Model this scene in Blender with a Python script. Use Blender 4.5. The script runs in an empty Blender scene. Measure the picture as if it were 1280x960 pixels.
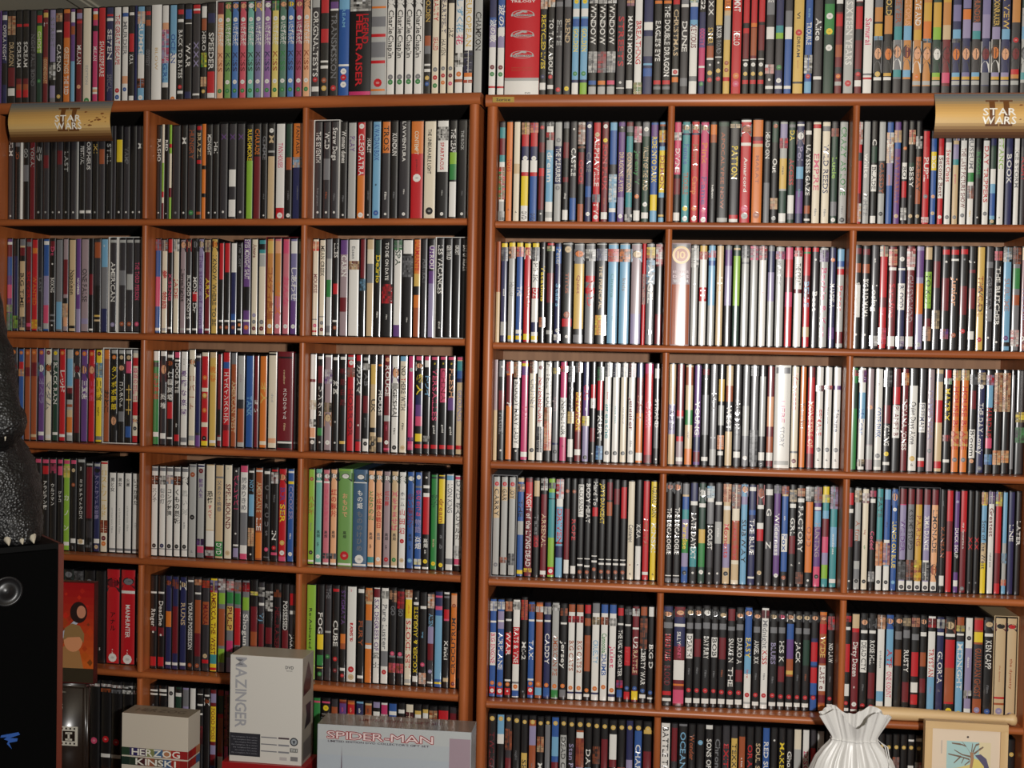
import bpy, bmesh, math, random, re
from mathutils import Matrix, Vector
random.seed(7)
SC = bpy.context.scene
COL = SC.collection

# ------------------------------------------------------------------ camera
cam_data = bpy.data.cameras.new('camera')
cam = bpy.data.objects.new('camera', cam_data)
COL.objects.link(cam)
cam_data.sensor_width = 36.0
cam_data.lens = 39.357
cam_data.clip_start = 0.02
R = ((0.99482481, -0.09922752, -0.02185157),      # columns: right, forward, up
     (0.09970591, 0.99477342, 0.02201286),
     (0.01955308, -0.02407767, 0.99951886))
cam.matrix_world = Matrix(((R[0][0], R[0][2], -R[0][1], 0.25326),
                           (R[1][0], R[1][2], -R[1][1], -2.10306),
                           (R[2][0], R[2][2], -R[2][1], 0.96417),
                           (0, 0, 0, 1)))
SC.camera = cam

# ------------------------------------------------------------------ light
world = bpy.data.worlds.new('room_ambient')
SC.world = world
world.use_nodes = True
world.node_tree.nodes['Background'].inputs[0].default_value = (1.0, 0.93, 0.85, 1)
world.node_tree.nodes['Background'].inputs[1].default_value = 0.045
fl = bpy.data.lights.new('camera_flash', 'AREA')   # the camera's flash gun
fl.shape = 'RECTANGLE'
fl.size = 0.07
fl.size_y = 0.045
fl.energy = 38.0
fl.color = (1.0, 0.97, 0.93)
flash = bpy.data.objects.new('camera_flash', fl)
flash.location = (0.577, -2.12, 1.0)
d = Vector((0.42, 0.0, 1.12)) - flash.location
flash.rotation_euler = d.to_track_quat('-Z', 'Y').to_euler()
COL.objects.link(flash)
vs = SC.view_settings
vs.view_transform = 'Standard'
vs.look = 'None'
vs.exposure = 0.0
vs.gamma = 1.0
vs.use_curve_mapping = False

# ------------------------------------------------------------------ colours
def lin(c):
    return tuple((x / 255 / 12.92) if x / 255 <= 0.04045 else ((x / 255 + 0.055) / 1.055) ** 2.4 for x in c)
PAL = dict(k=(20, 18, 19), K=(50, 47, 51), g=(118, 118, 121), G=(172, 172, 168), w=(228, 225, 218), c=(226, 214, 190),
           r=(190, 24, 34), R=(112, 22, 32), o=(214, 118, 42), O=(160, 80, 42), y=(232, 202, 44), Y=(212, 176, 90),
           n=(48, 130, 64), N=(30, 62, 48), l=(138, 182, 58), t=(60, 142, 146), b=(44, 86, 154), B=(36, 40, 84),
           s=(116, 168, 200), p=(208, 76, 112), P=(194, 54, 106), v=(102, 64, 128), V=(148, 138, 172), e=(204, 178, 138),
           z=(222, 162, 122), m=(158, 138, 142),
           H=(112, 156, 84), J=(72, 118, 182), L=(206, 84, 100), M=(112, 180, 164), Q=(146, 100, 160), S=(222, 202, 112), T=(120, 114, 156),
           U=(230, 172, 128), W=(166, 66, 98), X=(84, 124, 106), A=(196, 132, 66), C=(200, 110, 122), D=(206, 160, 60), E=(64, 94, 124))
LIN = {k: lin(v) for k, v in PAL.items()}
NAMES = dict(k='black', K='charcoal', g='grey', G='light-grey', w='white', c='cream', r='red', R='dark-red', o='orange',
             O='brown', y='yellow', Y='gold', n='green', N='dark-green', l='lime', t='teal', b='blue', B='navy', s='sky-blue',
             p='pink', P='hot-pink', v='purple', V='lavender', e='beige', z='peach', m='mauve', H='moss-green', J='mid-blue', L='rose', M='mint',
             Q='plum', S='pale-yellow', T='slate', U='apricot', W='crimson', X='grey-green', A='amber', C='dusty-pink', D='ochre', E='slate-blue')

# ------------------------------------------------------------------ materials
def mat(name, color=None, rough=0.5, coat=0.0, attr=False, spec=0.5, metal=0.0):
    m = bpy.data.materials.new(name)
    m.use_nodes = True
    nt = m.node_tree
    b = nt.nodes['Principled BSDF']
    b.inputs['Roughness'].default_value = rough
    b.inputs['Specular IOR Level'].default_value = spec
    b.inputs['Metallic'].default_value = metal
    if coat:
        b.inputs['Coat Weight'].default_value = coat
        b.inputs['Coat Roughness'].default_value = 0.2
    if color:
        b.inputs['Base Color'].default_value = (*lin(color), 1)
    if attr:
        a = nt.nodes.new('ShaderNodeAttribute')
        a.attribute_name = 'ink'
        nt.links.new(a.outputs['Color'], b.inputs['Base Color'])
    return m

def wood(name, axis, c1, c2, rough=0.38, scale=1.0):
    m = mat(name, rough=rough)
    nt = m.node_tree
    b = nt.nodes['Principled BSDF']
    tc = nt.nodes.new('ShaderNodeTexCoord')
    mp = nt.nodes.new('ShaderNodeMapping')
    s = [60 * scale] * 3
    s[axis] = 3 * scale
    mp.inputs['Scale'].default_value = s
    n1 = nt.nodes.new('ShaderNodeTexNoise')
    n1.inputs['Scale'].default_value = 1.0
    n1.inputs['Detail'].default_value = 5
    n2 = nt.nodes.new('ShaderNodeTexNoise')
    n2.inputs['Scale'].default_value = 3.2
    rp = nt.nodes.new('ShaderNodeValToRGB')
    rp.color_ramp.elements[0].position = 0.32
    rp.color_ramp.elements[0].color = (*lin(c1), 1)
    rp.color_ramp.elements[1].position = 0.7
    rp.color_ramp.elements[1].color = (*lin(c2), 1)
    mx = nt.nodes.new('ShaderNodeMix')
    mx.data_type = 'FLOAT'
    mx.inputs[0].default_value = 0.35
    nt.links.new(tc.outputs['Object'], mp.inputs['Vector'])
    nt.links.new(mp.outputs[0], n1.inputs['Vector'])
    nt.links.new(tc.outputs['Object'], n2.inputs['Vector'])
    nt.links.new(n1.outputs['Fac'], mx.inputs[2])
    nt.links.new(n2.outputs['Fac'], mx.inputs[3])
    nt.links.new(mx.outputs[0], rp.inputs[0])
    nt.links.new(rp.outputs[0], b.inputs['Base Color'])
    bp = nt.nodes.new('ShaderNodeBump')
    bp.inputs['Strength'].default_value = 0.08
    bp.inputs['Distance'].default_value = 0.001
    nt.links.new(n1.outputs['Fac'], bp.inputs['Height'])
    nt.links.new(bp.outputs[0], b.inputs['Normal'])
    return m

WOOD_X = wood('cherry wood along the shelf', 0, (130, 65, 30), (184, 104, 55))
WOOD_Z = wood('cherry wood upright', 2, (130, 65, 30), (184, 104, 55))
UNDER = mat('unfinished dark underside', (26, 19, 15), 0.8, spec=0.2)  # bottom faces of the boards, coloured far darker than their other faces
WOOD_BACK = wood('raw back board', 2, (126, 90, 66), (158, 118, 88), rough=0.7)
PALE_X = wood('pale turned wood', 0, (196, 160, 110), (222, 190, 142), rough=0.5)
PALE_Z = wood('pale frame wood', 2, (196, 160, 110), (222, 190, 142), rough=0.5)
PLASTIC = {'k': mat('black case plastic', (16, 15, 17), 0.32), 'w': mat('white case plastic', (215, 211, 202), 0.32)}
SLEEVE = mat('printed sleeve under clear film', attr=True, rough=0.45, coat=1.0)
SLEEVE.node_tree.nodes['Principled BSDF'].inputs['Coat Roughness'].default_value = 0.185
SLEEVE.node_tree.nodes['Principled BSDF'].inputs['Coat IOR'].default_value = 1.9
CARD = mat('printed card', attr=True, rough=0.42, coat=0.25)

# ------------------------------------------------------------------ object helpers
def new_mesh(name, verts, faces, mats, midx=None, cols=None, smooth=None, parent=None):
    me = bpy.data.meshes.new(name)
    me.from_pydata(verts, [], faces)
    for m in mats:
        me.materials.append(m)
    if midx:
        me.polygons.foreach_set('material_index', midx)
    if smooth:
        me.polygons.foreach_set('use_smooth', smooth)
    if cols:
        at = me.attributes.new('ink', 'FLOAT_COLOR', 'FACE')
        flat = [x for c in cols for x in (c[0], c[1], c[2], 1.0)]
        at.data.foreach_set('color', flat)
    me.update()
    o = bpy.data.objects.new(name, me)
    COL.objects.link(o)
    if parent:
        o.parent = parent
    return o

def tag(o, label=None, cat=None, group=None, kind=None):
    if label: o['label'] = label
    if cat: o['category'] = cat
    if group: o['group'] = group
    if kind: o['kind'] = kind
    return o

def empty(name, loc=(0, 0, 0), rz=0.0):
    o = bpy.data.objects.new(name, None)
    COL.objects.link(o)
    o.location = loc
    o.rotation_euler = (0, 0, rz)
    o.empty_display_size = 0.02
    return o

class MB:
    """collects faces (with a print colour each) for one mesh"""
    def __init__(s): s.v = []; s.f = []; s.c = []; s.m = []; s.s = []
    def quad(s, a, b, c, d, col=(1, 1, 1), m=0, sm=False):
        n = len(s.v); s.v += [a, b, c, d]; s.f.append((n, n + 1, n + 2, n + 3)); s.c.append(col); s.m.append(m); s.s.append(sm)
    def poly(s, pts, col=(1, 1, 1), m=0, sm=False):
        n = len(s.v); s.v += list(pts); s.f.append(tuple(range(n, n + len(pts)))); s.c.append(col); s.m.append(m); s.s.append(sm)
    def box(s, x0, x1, y0, y1, z0, z1, col=(1, 1, 1), m=0):
        n = len(s.v)
        s.v += [(x0, y0, z0), (x1, y0, z0), (x1, y1, z0), (x0, y1, z0), (x0, y0, z1), (x1, y0, z1), (x1, y1, z1), (x0, y1, z1)]
        for f in ((0, 3, 2, 1), (4, 5, 6, 7), (0, 1, 5, 4), (1, 2, 6, 5), (2, 3, 7, 6), (3, 0, 4, 7)):
            s.f.append(tuple(n + i for i in f)); s.c.append(col); s.m.append(m); s.s.append(False)
    def grid(s, rows, col=(1, 1, 1), m=0, sm=True, close=False):
        """rows of points, joined to a shared-vertex strip"""
        n = len(s.v); w = len(rows[0])
        for r in rows: s.v += list(r)
        for i in range(len(rows) - 1):
            cc = col[i] if isinstance(col, list) else col
            for j in range(w if close else w - 1):
                k = (j + 1) % w
                s.f.append((n + i * w + j, n + i * w + k, n + (i + 1) * w + k, n + (i + 1) * w + j)); s.c.append(cc); s.m.append(m); s.s.append(sm)
    def build(s, name, mats, parent=None, ink=True):
        return new_mesh(name, s.v, s.f, mats, s.m, s.c if ink else None, s.s, parent)

# ------------------------------------------------------------------ lettering: each glyph is meshed once
_cu = bpy.data.curves.new('glyph', 'FONT')
_cu.resolution_u = 2
_go = bpy.data.objects.new('glyph', _cu)
COL.objects.link(_go)
_glyph = {}
def glyph(ch, bold=True):
    k = (ch, bold)
    if k not in _glyph:
        _cu.body = ch
        _cu.offset = 0.016 if bold else 0.0
        dg = bpy.context.evaluated_depsgraph_get()
        dg.update()
        me = bpy.data.meshes.new_from_object(_go.evaluated_get(dg))
        vv = [(v.co.x, v.co.y) for v in me.vertices]
        ff = [tuple(p.vertices) for p in me.polygons]
        bpy.data.meshes.remove(me)
        _glyph[k] = (vv, ff, max((a for a, b in vv), default=0.3), min((a for a, b in vv), default=0.0))
    return _glyph[k]

def flat_text(txt, bold=True, space=0.06):
    """one line of lettering: points (u, v), faces, length; capital height about 0.69"""
    V = []; F = []; x = 0.0
    for ch in txt:
        if ch == ' ':
            x += 0.30; continue
        vv, ff, mx, mn = glyph(ch, bold)
        n = len(V)
        V += [(x + a - mn, b) for a, b in vv]
        F += [tuple(n + i for i in f) for f in ff]
        x += mx - mn + space
    return V, F, max(x - space, 0.05)

def put_text(mb, txt, P, width, height, col, m=0, bold=True):
    """letters laid on a plane: P(u, v) -> point; the line is fitted to width x height and centred on (0, 0)"""
    V, F, L = flat_text(txt, bold)
    n = len(mb.v)
    su = width / L; sv = height / 0.69
    mb.v += [P((a - L / 2) * su, (b - 0.345) * sv) for a, b in V]
    for f in F:
        mb.f.append(tuple(n + i for i in f)); mb.c.append(col); mb.m.append(m); mb.s.append(False)

# ------------------------------------------------------------------ the discs: every spine as read off the shelves
CW, CH, CD = 0.014, 0.19, 0.135
TOK = re.compile(r'^([A-Za-z])([\d.]+)-([\d.]+)$')
QUO = re.compile(r'^(["\'`])([A-Za-z])([\d.]+)-([\d.]+)$')
PIC = re.compile(r'^([#@])([A-Za-z])([A-Za-z])([\d.]+)-([\d.]+)$')
DOT = re.compile(r'^\*([A-Za-z])([\d.]+)$')
JUNK = re.compile(r'^[A-Za-z][\d.]+$')

def parse(line):
    w = line.split()
    d = dict(w=float(w[0]), box=False, hf=1.0, bands=[], pics=[], dots=[], txt=[])
    i = 1
    if w[i] == 'box':
        d['box'] = True; i += 1
    b = w[i]; i += 1
    if '^' in b:
        b, h = b.split('^'); d['hf'] = float(h) / 100
    d['base'] = b[0]
    cur = None
    for t in w[i:]:
        if t.startswith('^'):
            d['hf'] = float(t[1:]) / 100; continue
        q = QUO.match(t)
        if q:
            cur = [q[1], q[2], float(q[3]), float(q[4]), []]; d['txt'].append(cur); continue
        p = PIC.match(t)
        if p:
            d['pics'].append((p[1], p[2], p[3], float(p[4]), float(p[5]))); cur = None; continue
        p = DOT.match(t)
        if p:
            d['dots'].append((p[1], float(p[2]))); cur = None; continue
        p = TOK.match(t)
        if p:
            d['bands'].append((p[1], float(p[2]), float(p[3]))); cur = None; continue
        if cur is not None:
            cur[4].append(t)
    d['txt'] = [(a, b_, c, e, ' '.join(f)) for a, b_, c, e, f in d['txt'] if f]
    return d

def spine_profile(w, flat):
    """cross-section of the spine end, left to right, (x, depth); depth grows away from the viewer"""
    h = w / 2
    if flat:
        return [(-h, 0.0006), (-h + 0.0006, 0.0), (h - 0.0006, 0.0), (h, 0.0006)]
    r = min(0.0016, h * 0.3)
    pts = [(-h, 0.0036), (-h + r * 0.12, 0.0022), (-h + r * 0.5, 0.0012), (-h + r, 0.0007)]
    n = 4
    k = h - r
    for j in range(1, n):
        x = -k + 2 * k * j / n
        pts.append((x, 0.0007 * (x / k) ** 2))
    pts += [(-x, y) for x, y in reversed(pts[:4])]
    return pts

def prof_y(w, x, flat):
    if flat: return 0.0
    k = w / 2 - min(0.0016, w * 0.15)
    t = min(1.0, abs(x) / k)
    return 0.0007 * t * t

def mixc(a, b, t):
    return tuple(x + (y - x) * t for x, y in zip(a, b))

def case_parts(d, w, h, depth, flat):
    """body mesh and printed mesh of one case; origin at the foot of the spine, depth along +y"""
    rng = random.Random(hash((d['base'], round(w * 1e5), tuple(d['bands']))) & 0xffff)
    body = MB()
    pr = spine_profile(w, flat)
    full = pr + [(w / 2, depth), (-w / 2, depth)]
    lo = [(x, y, 0.0) for x, y in full]; hi = [(x, y, h) for x, y in full]
    body.grid([lo, hi], close=True)
    body.poly(list(reversed(lo))); body.poly(hi)
    # printed sleeve, cut into its colour fields
    pm = MB()
    base = LIN[d['base']]
    e = 0.0005 if flat else 0.0006
    z0, z1 = (0.0002, h - 0.0002) if flat else (0.0022, h - 0.0022)
    H = z1 - z0
    Z = lambda p: z1 - H * p / 100.0
    cuts = {0.0, 100.0}
    for c, a, b in d['bands']:
        cuts.add(min(100, a)); cuts.add(min(100, b))
    cuts = sorted(cuts)
    inner = [(x * (1 - 2 * e / w * 0.5), y - 0.00025) for x, y in pr] if flat else [(x * (w / 2 - 0.0005) / (w / 2), y - 0.00022) for x, y in pr[1:-1]]
    cols = []
    for a, b in zip(cuts, cuts[1:]):
        c = base
        for cc, p, q in d['bands']:
            if p <= a + 1e-6 and b - 1e-6 <= q: c = LIN[cc]
        cols.append(c)
    pm.grid([[(x, y, Z(p)) for x, y in inner] for p in cuts], col=cols)
    hw = inner[-2][0] if flat else inner[-1][0]
    def P3(x, z, lift): return (x, prof_y(w, x, flat) - 0.00022 - lift, z)
    for kind, a, b, p, q in d['pics']:
        ca, cb = LIN[a], LIN[b]
        za, zb = Z(p), Z(q)
        if kind == '#':
            nx = 3 if w < 0.02 else 7
            nz = max(2, int((za - zb) / 0.0042))
            for i in range(nz):
                for j in range(nx):
                    t = rng.random()
                    c = mixc(ca, cb, min(1, max(0, rng.gauss(0.45, 0.28))))
                    k_ = rng.uniform(0.6, 1.1)
                    c = tuple(min(0.62, v * k_) for v in c)
                    xa = -hw + 2 * hw * j / nx; xb = -hw + 2 * hw * (j + 1) / nx
                    u = za + (zb - za) * i / nz; v = za + (zb - za) * (i + 1) / nz
                    k = (za - zb) / nz * 0.3
                    pm.quad(P3(xa, v + rng.uniform(-k, k) * (i < nz - 1), 0.00006 + 0.00001 * (j % 2)), P3(xb, v, 0.00006 + 0.00001 * (j % 2)), P3(xb, u, 0.00006 + 0.00001 * (j % 2)), P3(xa, u, 0.00006 + 0.00001 * (j % 2)), c)
        else:                                   # a small portrait: ground, shoulders, hair, face
            g = mixc(cb, (0.02, 0.02, 0.025), 0.4)
            hgt = za - zb
            pm.quad(P3(-hw, zb, 0.00005), P3(hw, zb, 0.00005), P3(hw, za, 0.00005), P3(-hw, za, 0.00005), g)
            ox = rng.uniform(-0.12, 0.12) * hw
            sh = [(-1, 0.0), (1, 0.0), (0.85, 0.26), (0.3, 0.36), (-0.3, 0.36), (-0.85, 0.26)]
            pm.poly([P3(x * hw * 0.95, zb + y * hgt, 0.00007) for x, y in sh], mixc(cb, (0.03, 0.03, 0.04), 0.5) if cb[1] < 0.5 else cb)
            rx, rz = min(hw * 0.76, hgt * 0.4), min(hgt * 0.26, hw * 1.35)
            cz = zb + hgt * 0.6
            for (sx, sz, dz, c, lf) in ((1.25, 1.2, 0.10, tuple(v * 0.12 for v in ca), 0.00009), (1, 1, -0.05, ca, 0.00012)):
                pm.poly([P3(ox + rx * sx * math.cos(t * math.pi / 5), cz + rz * (dz + sz * math.sin(t * math.pi / 5)), lf) for t in range(10)], c)
            pm.quad(P3(ox - rx * .55, cz + rz * .02, .00015), P3(ox + rx * .55, cz + rz * .02, .00015), P3(ox + rx * .55, cz + rz * .22, .00015), P3(ox - rx * .55, cz + rz * .22, .00015), tuple(v * 0.35 for v in ca))
    for c, p in d['dots']:
        r = hw * (0.3 if c in 'wgG' and d['base'] in 'kK' else 0.62)
        pm.poly([P3(r * math.cos(t * math.pi / 5), Z(p) + r * math.sin(t * math.pi / 5), 0.00016) for t in range(10)], LIN[c])
        pm.poly([P3(r * .5 * math.cos(t * math.pi / 3), Z(p) + r * .3 * math.sin(t * math.pi / 3), 0.00018) for t in range(6)], mixc(LIN[c], LIN['w'] if sum(LIN[c]) < 1.2 else LIN['k'], 0.3))
    for q, c, a, b, txt in d['txt']:
        col = LIN[c]
        za, zb = Z(a), Z(b)
        L = za - zb
        if q == "'":
            n = len(txt)
            cell = L / n
            for i, ch in enumerate(txt):
                vv, ff, mx, mn = glyph(ch)
                ys = [y for x, y in vv]; cy = (min(ys) + max(ys)) / 2; cx = (mx + mn) / 2
                sx = min(cell * 0.95, hw * 1.75); sz = min(cell * 0.95, hw * 1.9)
                k = len(pm.v); zc = za - cell * (i + 0.5)
                pm.v += [P3((x - cx) * sx, zc + (y - cy) * sz, 0.0002) for x, y in vv]
                for f in ff:
                    pm.f.append(tuple(k + i_ for i_ in f)); pm.c.append(col); pm.m.append(0); pm.s.append(False)
        else:
            nlines = 1
            V, F, TL = flat_text(txt, L / len(txt) > 0.0035)
            cap = hw * 2 * (0.6 if w < 0.02 else 0.3)
            if txt.islower() and txt not in ('breathe', 'spin', 'ritual', 'kids', 'dream', 'white'): cap *= 0.42
            su = L / TL; sv = cap / 0.69
            su = min(su, sv * 1.7); sv = min(sv, su * 1.9)
            mid = (za + zb) / 2
            xo = 0.0
            if w >= 0.02 and a < 30: xo = hw * (0.45 if b < 60 and a < 18 and d['box'] else -0.1)
            k = len(pm.v)
            sg = -1 if q == '"' else 1
            pm.v += [P3(xo - sg * (v - 0.345) * sv, mid + sg * (u - TL / 2) * su, 0.0002) for u, v in V]
            for f in F:
                pm.f.append(tuple(k + i for i in f)); pm.c.append(col); pm.m.append(0); pm.s.append(False)
    return body, pm

def orient(mb):
    """turn faces whose front looks away from the viewer (-y)"""
    for i, f in enumerate(mb.f):
        a, b, c = (mb.v[f[0]], mb.v[f[1]], mb.v[f[2]])
        ny = (b[2] - a[2]) * (c[0] - a[0]) - (b[0] - a[0]) * (c[2] - a[2])
        if ny > 0: mb.f[i] = tuple(reversed(f))

ORD = ['first', 'second', 'third', 'fourth', 'fifth', 'sixth', 'seventh', 'eighth', 'ninth', 'tenth', '11th', '12th', '13th', '14th', '15th', '16th',
       '17th', '18th', '19th', '20th', '21st', '22nd', '23rd'] + [str(i) + 'th' for i in range(24, 31)] + ['31st', '32nd', '33rd'] + [str(i) + 'th' for i in range(34, 41)] + \
      ['41st', '42nd', '43rd'] + [str(i) + 'th' for i in range(44, 51)] + ['51st', '52nd', '53rd'] + [str(i) + 'th' for i in range(54, 61)] + ['61st', '62nd', '63rd'] + [str(i) + 'th' for i in range(64, 80)]
ROWN = ['', 'top', 'second', 'third', 'fourth', 'fifth', 'bottom']
COLN = ['', 'left', 'middle', 'right']
def place_words(bay):
    side = 'left' if bay[0] == 'L' else 'right'
    if bay in ('TL', 'TR'):
        side = 'left' if bay == 'TL' else 'right'
        return f'on top of the {side} bookcase', f'row on top of the {side} bookcase'
    return f'{COLN[int(bay[2])]} bay of {side} bookcase, {ROWN[int(bay[1])]} shelf', f'{ROWN[int(bay[1])]} shelf, {COLN[int(bay[2])]} bay, {side} bookcase'

BW, BH0, BP = 0.32947, 0.23304, 0.22420        # bay width, first pitch, shelf pitch
TOPZ = 1.45
FRONT = -0.0342                                # front edge of the boards, ahead of the spines
TH = -0.07727
MATL = Matrix.Translation((-0.03257, 0.00518, 0.0054)) @ Matrix.Rotation(TH, 4, 'Z')
MATR = Matrix.Identity(4)
SHELF_L = [0, -BH0, -BH0 - BP - 0.0012, -BH0 - 2 * BP, -BH0 - 3 * BP + 0.0012, -BH0 - 4 * BP - 0.0012, -BH0 - 5 * BP]
SHELF_R = [0, -BH0, -BH0 - BP - 0.0016, -BH0 - 2 * BP, -BH0 - 3 * BP + 0.0040, -BH0 - 4 * BP - 0.0028, -BH0 - 5 * BP]
# (residuals of the boards against an even pitch)

DATA = {}
DATA['L11'] = r"""8 K "w14-30 FILM *w96
7 k g2-20 "O26-34 IO
2.5 w
8 k "G22-32 GO g40-58
7.5 R "G20-42 YOKAI
9 k "G20-36 ミラ *G92
8 K R30-44 *G92
8 k *G92
8 K R25-40 *w92
8 k "G26-48 LAST *G92
8 K *w92
2.5 G
7.5 k "w20-40 FESTIVAL w90-93
8 K "w16-46 ORPHEUS w90-93
7.5 k "Y18-28 IKI *G92
8 K O24-40
8.5 k "G18-40 STILL *G92
3.5 K
8.5 k y14-38 *w92
8 K "g22-40 VAMP *w92
8 k *w92
8 K "w18-24 M *w92
8 k O16-40 *G92
"""
DATA['L12'] = r"""7 k "w14-38 RASHO *w93
2.5 c l40-70 r70-76 c76-80 R82-100
5.5 k "w14-30 RED *w93
3 l c30-66 r20-24 R66-76
10 K *g93
8 k "w10-22 M *w93
9.5 K "O5-36 HUNGRY *n93
7 k r1-5 "e8-35 BRAZIL r37-41 O92-95
4.5 o k43-47 k72-76
7.5 k "w10-32 MIDNIGHT *w93
7.5 k "w18-30 Hal *w93
=3 slipcase k
9.5 K "v10-17 X *w93
9.5 K "v10-17 X w48-66 w80-98 *w93
9.5 K "v10-17 X *w93
8.5 k l38-100 "y5-38 RUSHMORE
9 R k0-34 "o5-32 CHARADE
7 k "g10-40 GIMME "g60-92 dvd *w96
9 e k0-34 *w7 "e12-20 M G28-30
11 w "p20-46 TWIN HOUSES r88-100 *w96
8 N O35-48 k48-100 "g60-90 robin *w96
13 B o0-35 #sz35-46 "k3-32 FANTASIA "g55-90 collection
4 c
"""
DATA['L13'] = r"""=3 slipcase w
9.6 K "w10-42 THE SEVENTH "g66-90 bergman *w94
9.6 K "w10-28 WILD g38-60 "O68-84 film *w94
9.6 K "w6-40 Straw Dogs "g68-88 film *w94
9 k "w8-42 Woman dunes "g68-90 film *w96
10.5 G "v14-30 PLAY
10.5 r o55-100 "w12-55 CLEOPATRA *w4 *w96
7.5 k "w17-32 HAMLET "g62-90 olivier *w96
10.5 s "b3-40 KWAIDAN BOX "k60-70 a *b94
10.5 K o0-32 "k4-30 TROIS "w64-88 film *w95
9 k "w12-35 KUNDUN "g66-85 film
13.5 K "w0-41 L'AVVENTURA "w62-82 film *w95
15.5 r o0-33 "c10-34 CONTEMPT "R36-54 godard *w58
14.5 c "k8-54 THE UNBEARABLE LIGHT *k92
14 k w0-52 "r22-50 SPARTACUS #kw6-20 "G62-85 film *w95
9.5 k "w8-32 THE LEAF l32-44 n44-60 w62-98
12 k "G10-30 THE ROCK "g62-86 film *w95
4 w
"""
DATA['L21'] = r"""7.5 v w3-6 R6-19 b20-40 p50-65 #en72-80 #ng81-100
7 B g3-7 k0-18 #lk84-98
8 e g0-7 R9-18 k18-24 "k37-75 BIG TIME #kg85-97
7.5 R g3-8 "r25-80 SHIVERS p92-96
8 r o9-15 "o40-72 WANTED #oy88-98
5.5 K "g35-65 LAST #Gk95-99
8 b w2-6 V40-72 p72-92 G92-98 "V42-65 PLACE
7.5 k R2-12 "p8-18 Dt "w42-58 BOXING *w27 g82-84 g88-90 *w94
8.5 g s68-98
7 m R22-60 k64-70 #ez70-85 z85-95
9 e "k33-60 Napoleon k94-97
5.5 v "w42-60 NOVEMBER V75-100
10 m "K32-68 ONE FALSE V86-92
5 k R38-60 w96-98
9 K O3-20 k50-100 Y82-84 e87-89
9 s g30-75 B75-100 "w5-9 o
=1 slipcase w
9 K G1-4 "w25-68 AMERICAN *V93
=3 slipcase w
9 K G1-4 g34-50 *O92
9 K G1-4 G38-55 *O92
9 K G1-4 "p25-66 THE THIRD PERSON *p92
8.5 g "G40-60 BOX
"""
DATA['L22'] = r"""8 b #rg0-12 p40-72 b72-95 w95-98
8 c #gO0-12 "r32-42 夢 "r55-75 物語 G95-98
7 k r0-14 "p33-70 KISSING w94-96
8 c #wk0-13 "r35-70 JADE
8 m @zk0-13 "k30-68 Limelight G95-97
7 K @zr0-13 "w38-85 BLOOD KNOTS w95-97
8 k @gk0-13 "w40-58 MON r56-66 "w66-80 Dr w95-97
8 V @ek0-13 "v15-92 The story of them v95-100
8 R #ge0-13 "y40-64 ARIA w95-97
9 Y @ok0-13 "K17-92 I KNOW WHERE TO BE
7 k^96 r0-40 w85-87 *O93
8 k^96 r0-32 w85-87 *O93
8 B^96 w0-32 B32-55 b78-86 w85-87 *O93
7 k^96 "g0-26 The Lost *o90 w94-96 w84-86
10 v k50-75 "w0-42 EYES MIDNIGHT SHUT w85-87 *o93
8.5 c "R5-19 Amore *V80 *g87 *R94
9.5 c t0-14 k4-10 G15-28 *g87 *R94
=5 slipcase R
9.3 A Y2-15 "O30-85 コメディ劇場 *w92
9.3 C A15-60 z2-15 "o45-80 シリーズ *w92
9.3 L C15-100 p2-15 "p30-80 おんな *w92
9.3 T w2-15 "w30-65 しあわせ v65-100 *w92
9.3 X c2-15 "l30-85 トリック全集 *w92
"""
DATA['L23'] = r"""8.5 c #zr2-12 "R36-56 MOUSSE g83-84 *p90 r95-97
8.5 c "k6-38 MEAN CREEK g80-81 *g87 *R94
8.5 G g0-20 n42-60 g90-97
8.5 k "w4-19 LILIES r46-57 w84-86 *O92
11 m v0-15 "w16-38 CABIN R60-75
14 w "g7-20 Essen #eR22-31
8 k R0-40 #sk41-53
10 e c10-25 g25-45 e45-70
9 N k40-100 "y14-46 Delirio "w60-95 film
14 k "w3-42 TO DIE ON DATE #rk46-66 "w70-90 film
11 w #gn0-10 "N10-26 SPA v88-100
13.5 k w0-14 #gk16-38 w36-38 "w70-95 film
9.5 o "r2-32 L'AMANTE Y35-48 k48-57 O70-100
8 K "g20-45 PORTRAIT
9 v k0-7 "w6-30 UTROU k30-32 V45-100
=4 slipcase w
10 k "w6-56 LES VACANCES "w80-96 dvd
10 k "w6-21 GERTRUD
10 k "w6-16 ORDET
9 k "w6-32 DAY OF WRATH
"""
DATA['L31'] = r"""6.5 K *r4 @zs15-30 k35-100
8 K *o4 @rk15-30 R32-60
7 b *o4 r14-22 #oe22-30
7.5 O *o4 R20-30
8 O *o4 R15-30 e94-97
8 v *o4 @ws15-30 "V32-60 オペラ w91-95
8 c *R4 @Ok15-29 "g32-70 マダム w94-98
7.5 N g0-12 *y4 "w14-60 BLACK RAIN w91-94
8 r *o4 "w12-58 レッド w93-96
8 G s10-40 R42-48 k48-55 O60-63 e66-74 o74-92 w91-94
8 K *o4 @Rw15-30 R32-91 k91-100
8.5 v *o4 @zB15-31 "w33-54 三国志
8 r *o4 @zp15-31 "p33-56 三国志
8 y *R4 #gs14-30 "k33-55 二番館 "k56-78 eight g94-98
=6 slipcase w
7.5 o O10-100 "k33-80 おとこ
8 k *o8 G0-4 'y17-66 タンポポ野郎 @zk70-88
8 k *e8 G0-4 @zK15-26 'w34-63 コンタクト g67-78
8 k *e8 G0-4 p12-25 "Y36-72 十十十 b83-95
7.5 c G0-3 r8-17 'p19-55 最高の日曜日 r56-71 @zv74-80 *K85 r93-100
10 e G0-4 p5-10 'K33-68 三つ数える #eO70-80
"""
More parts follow.
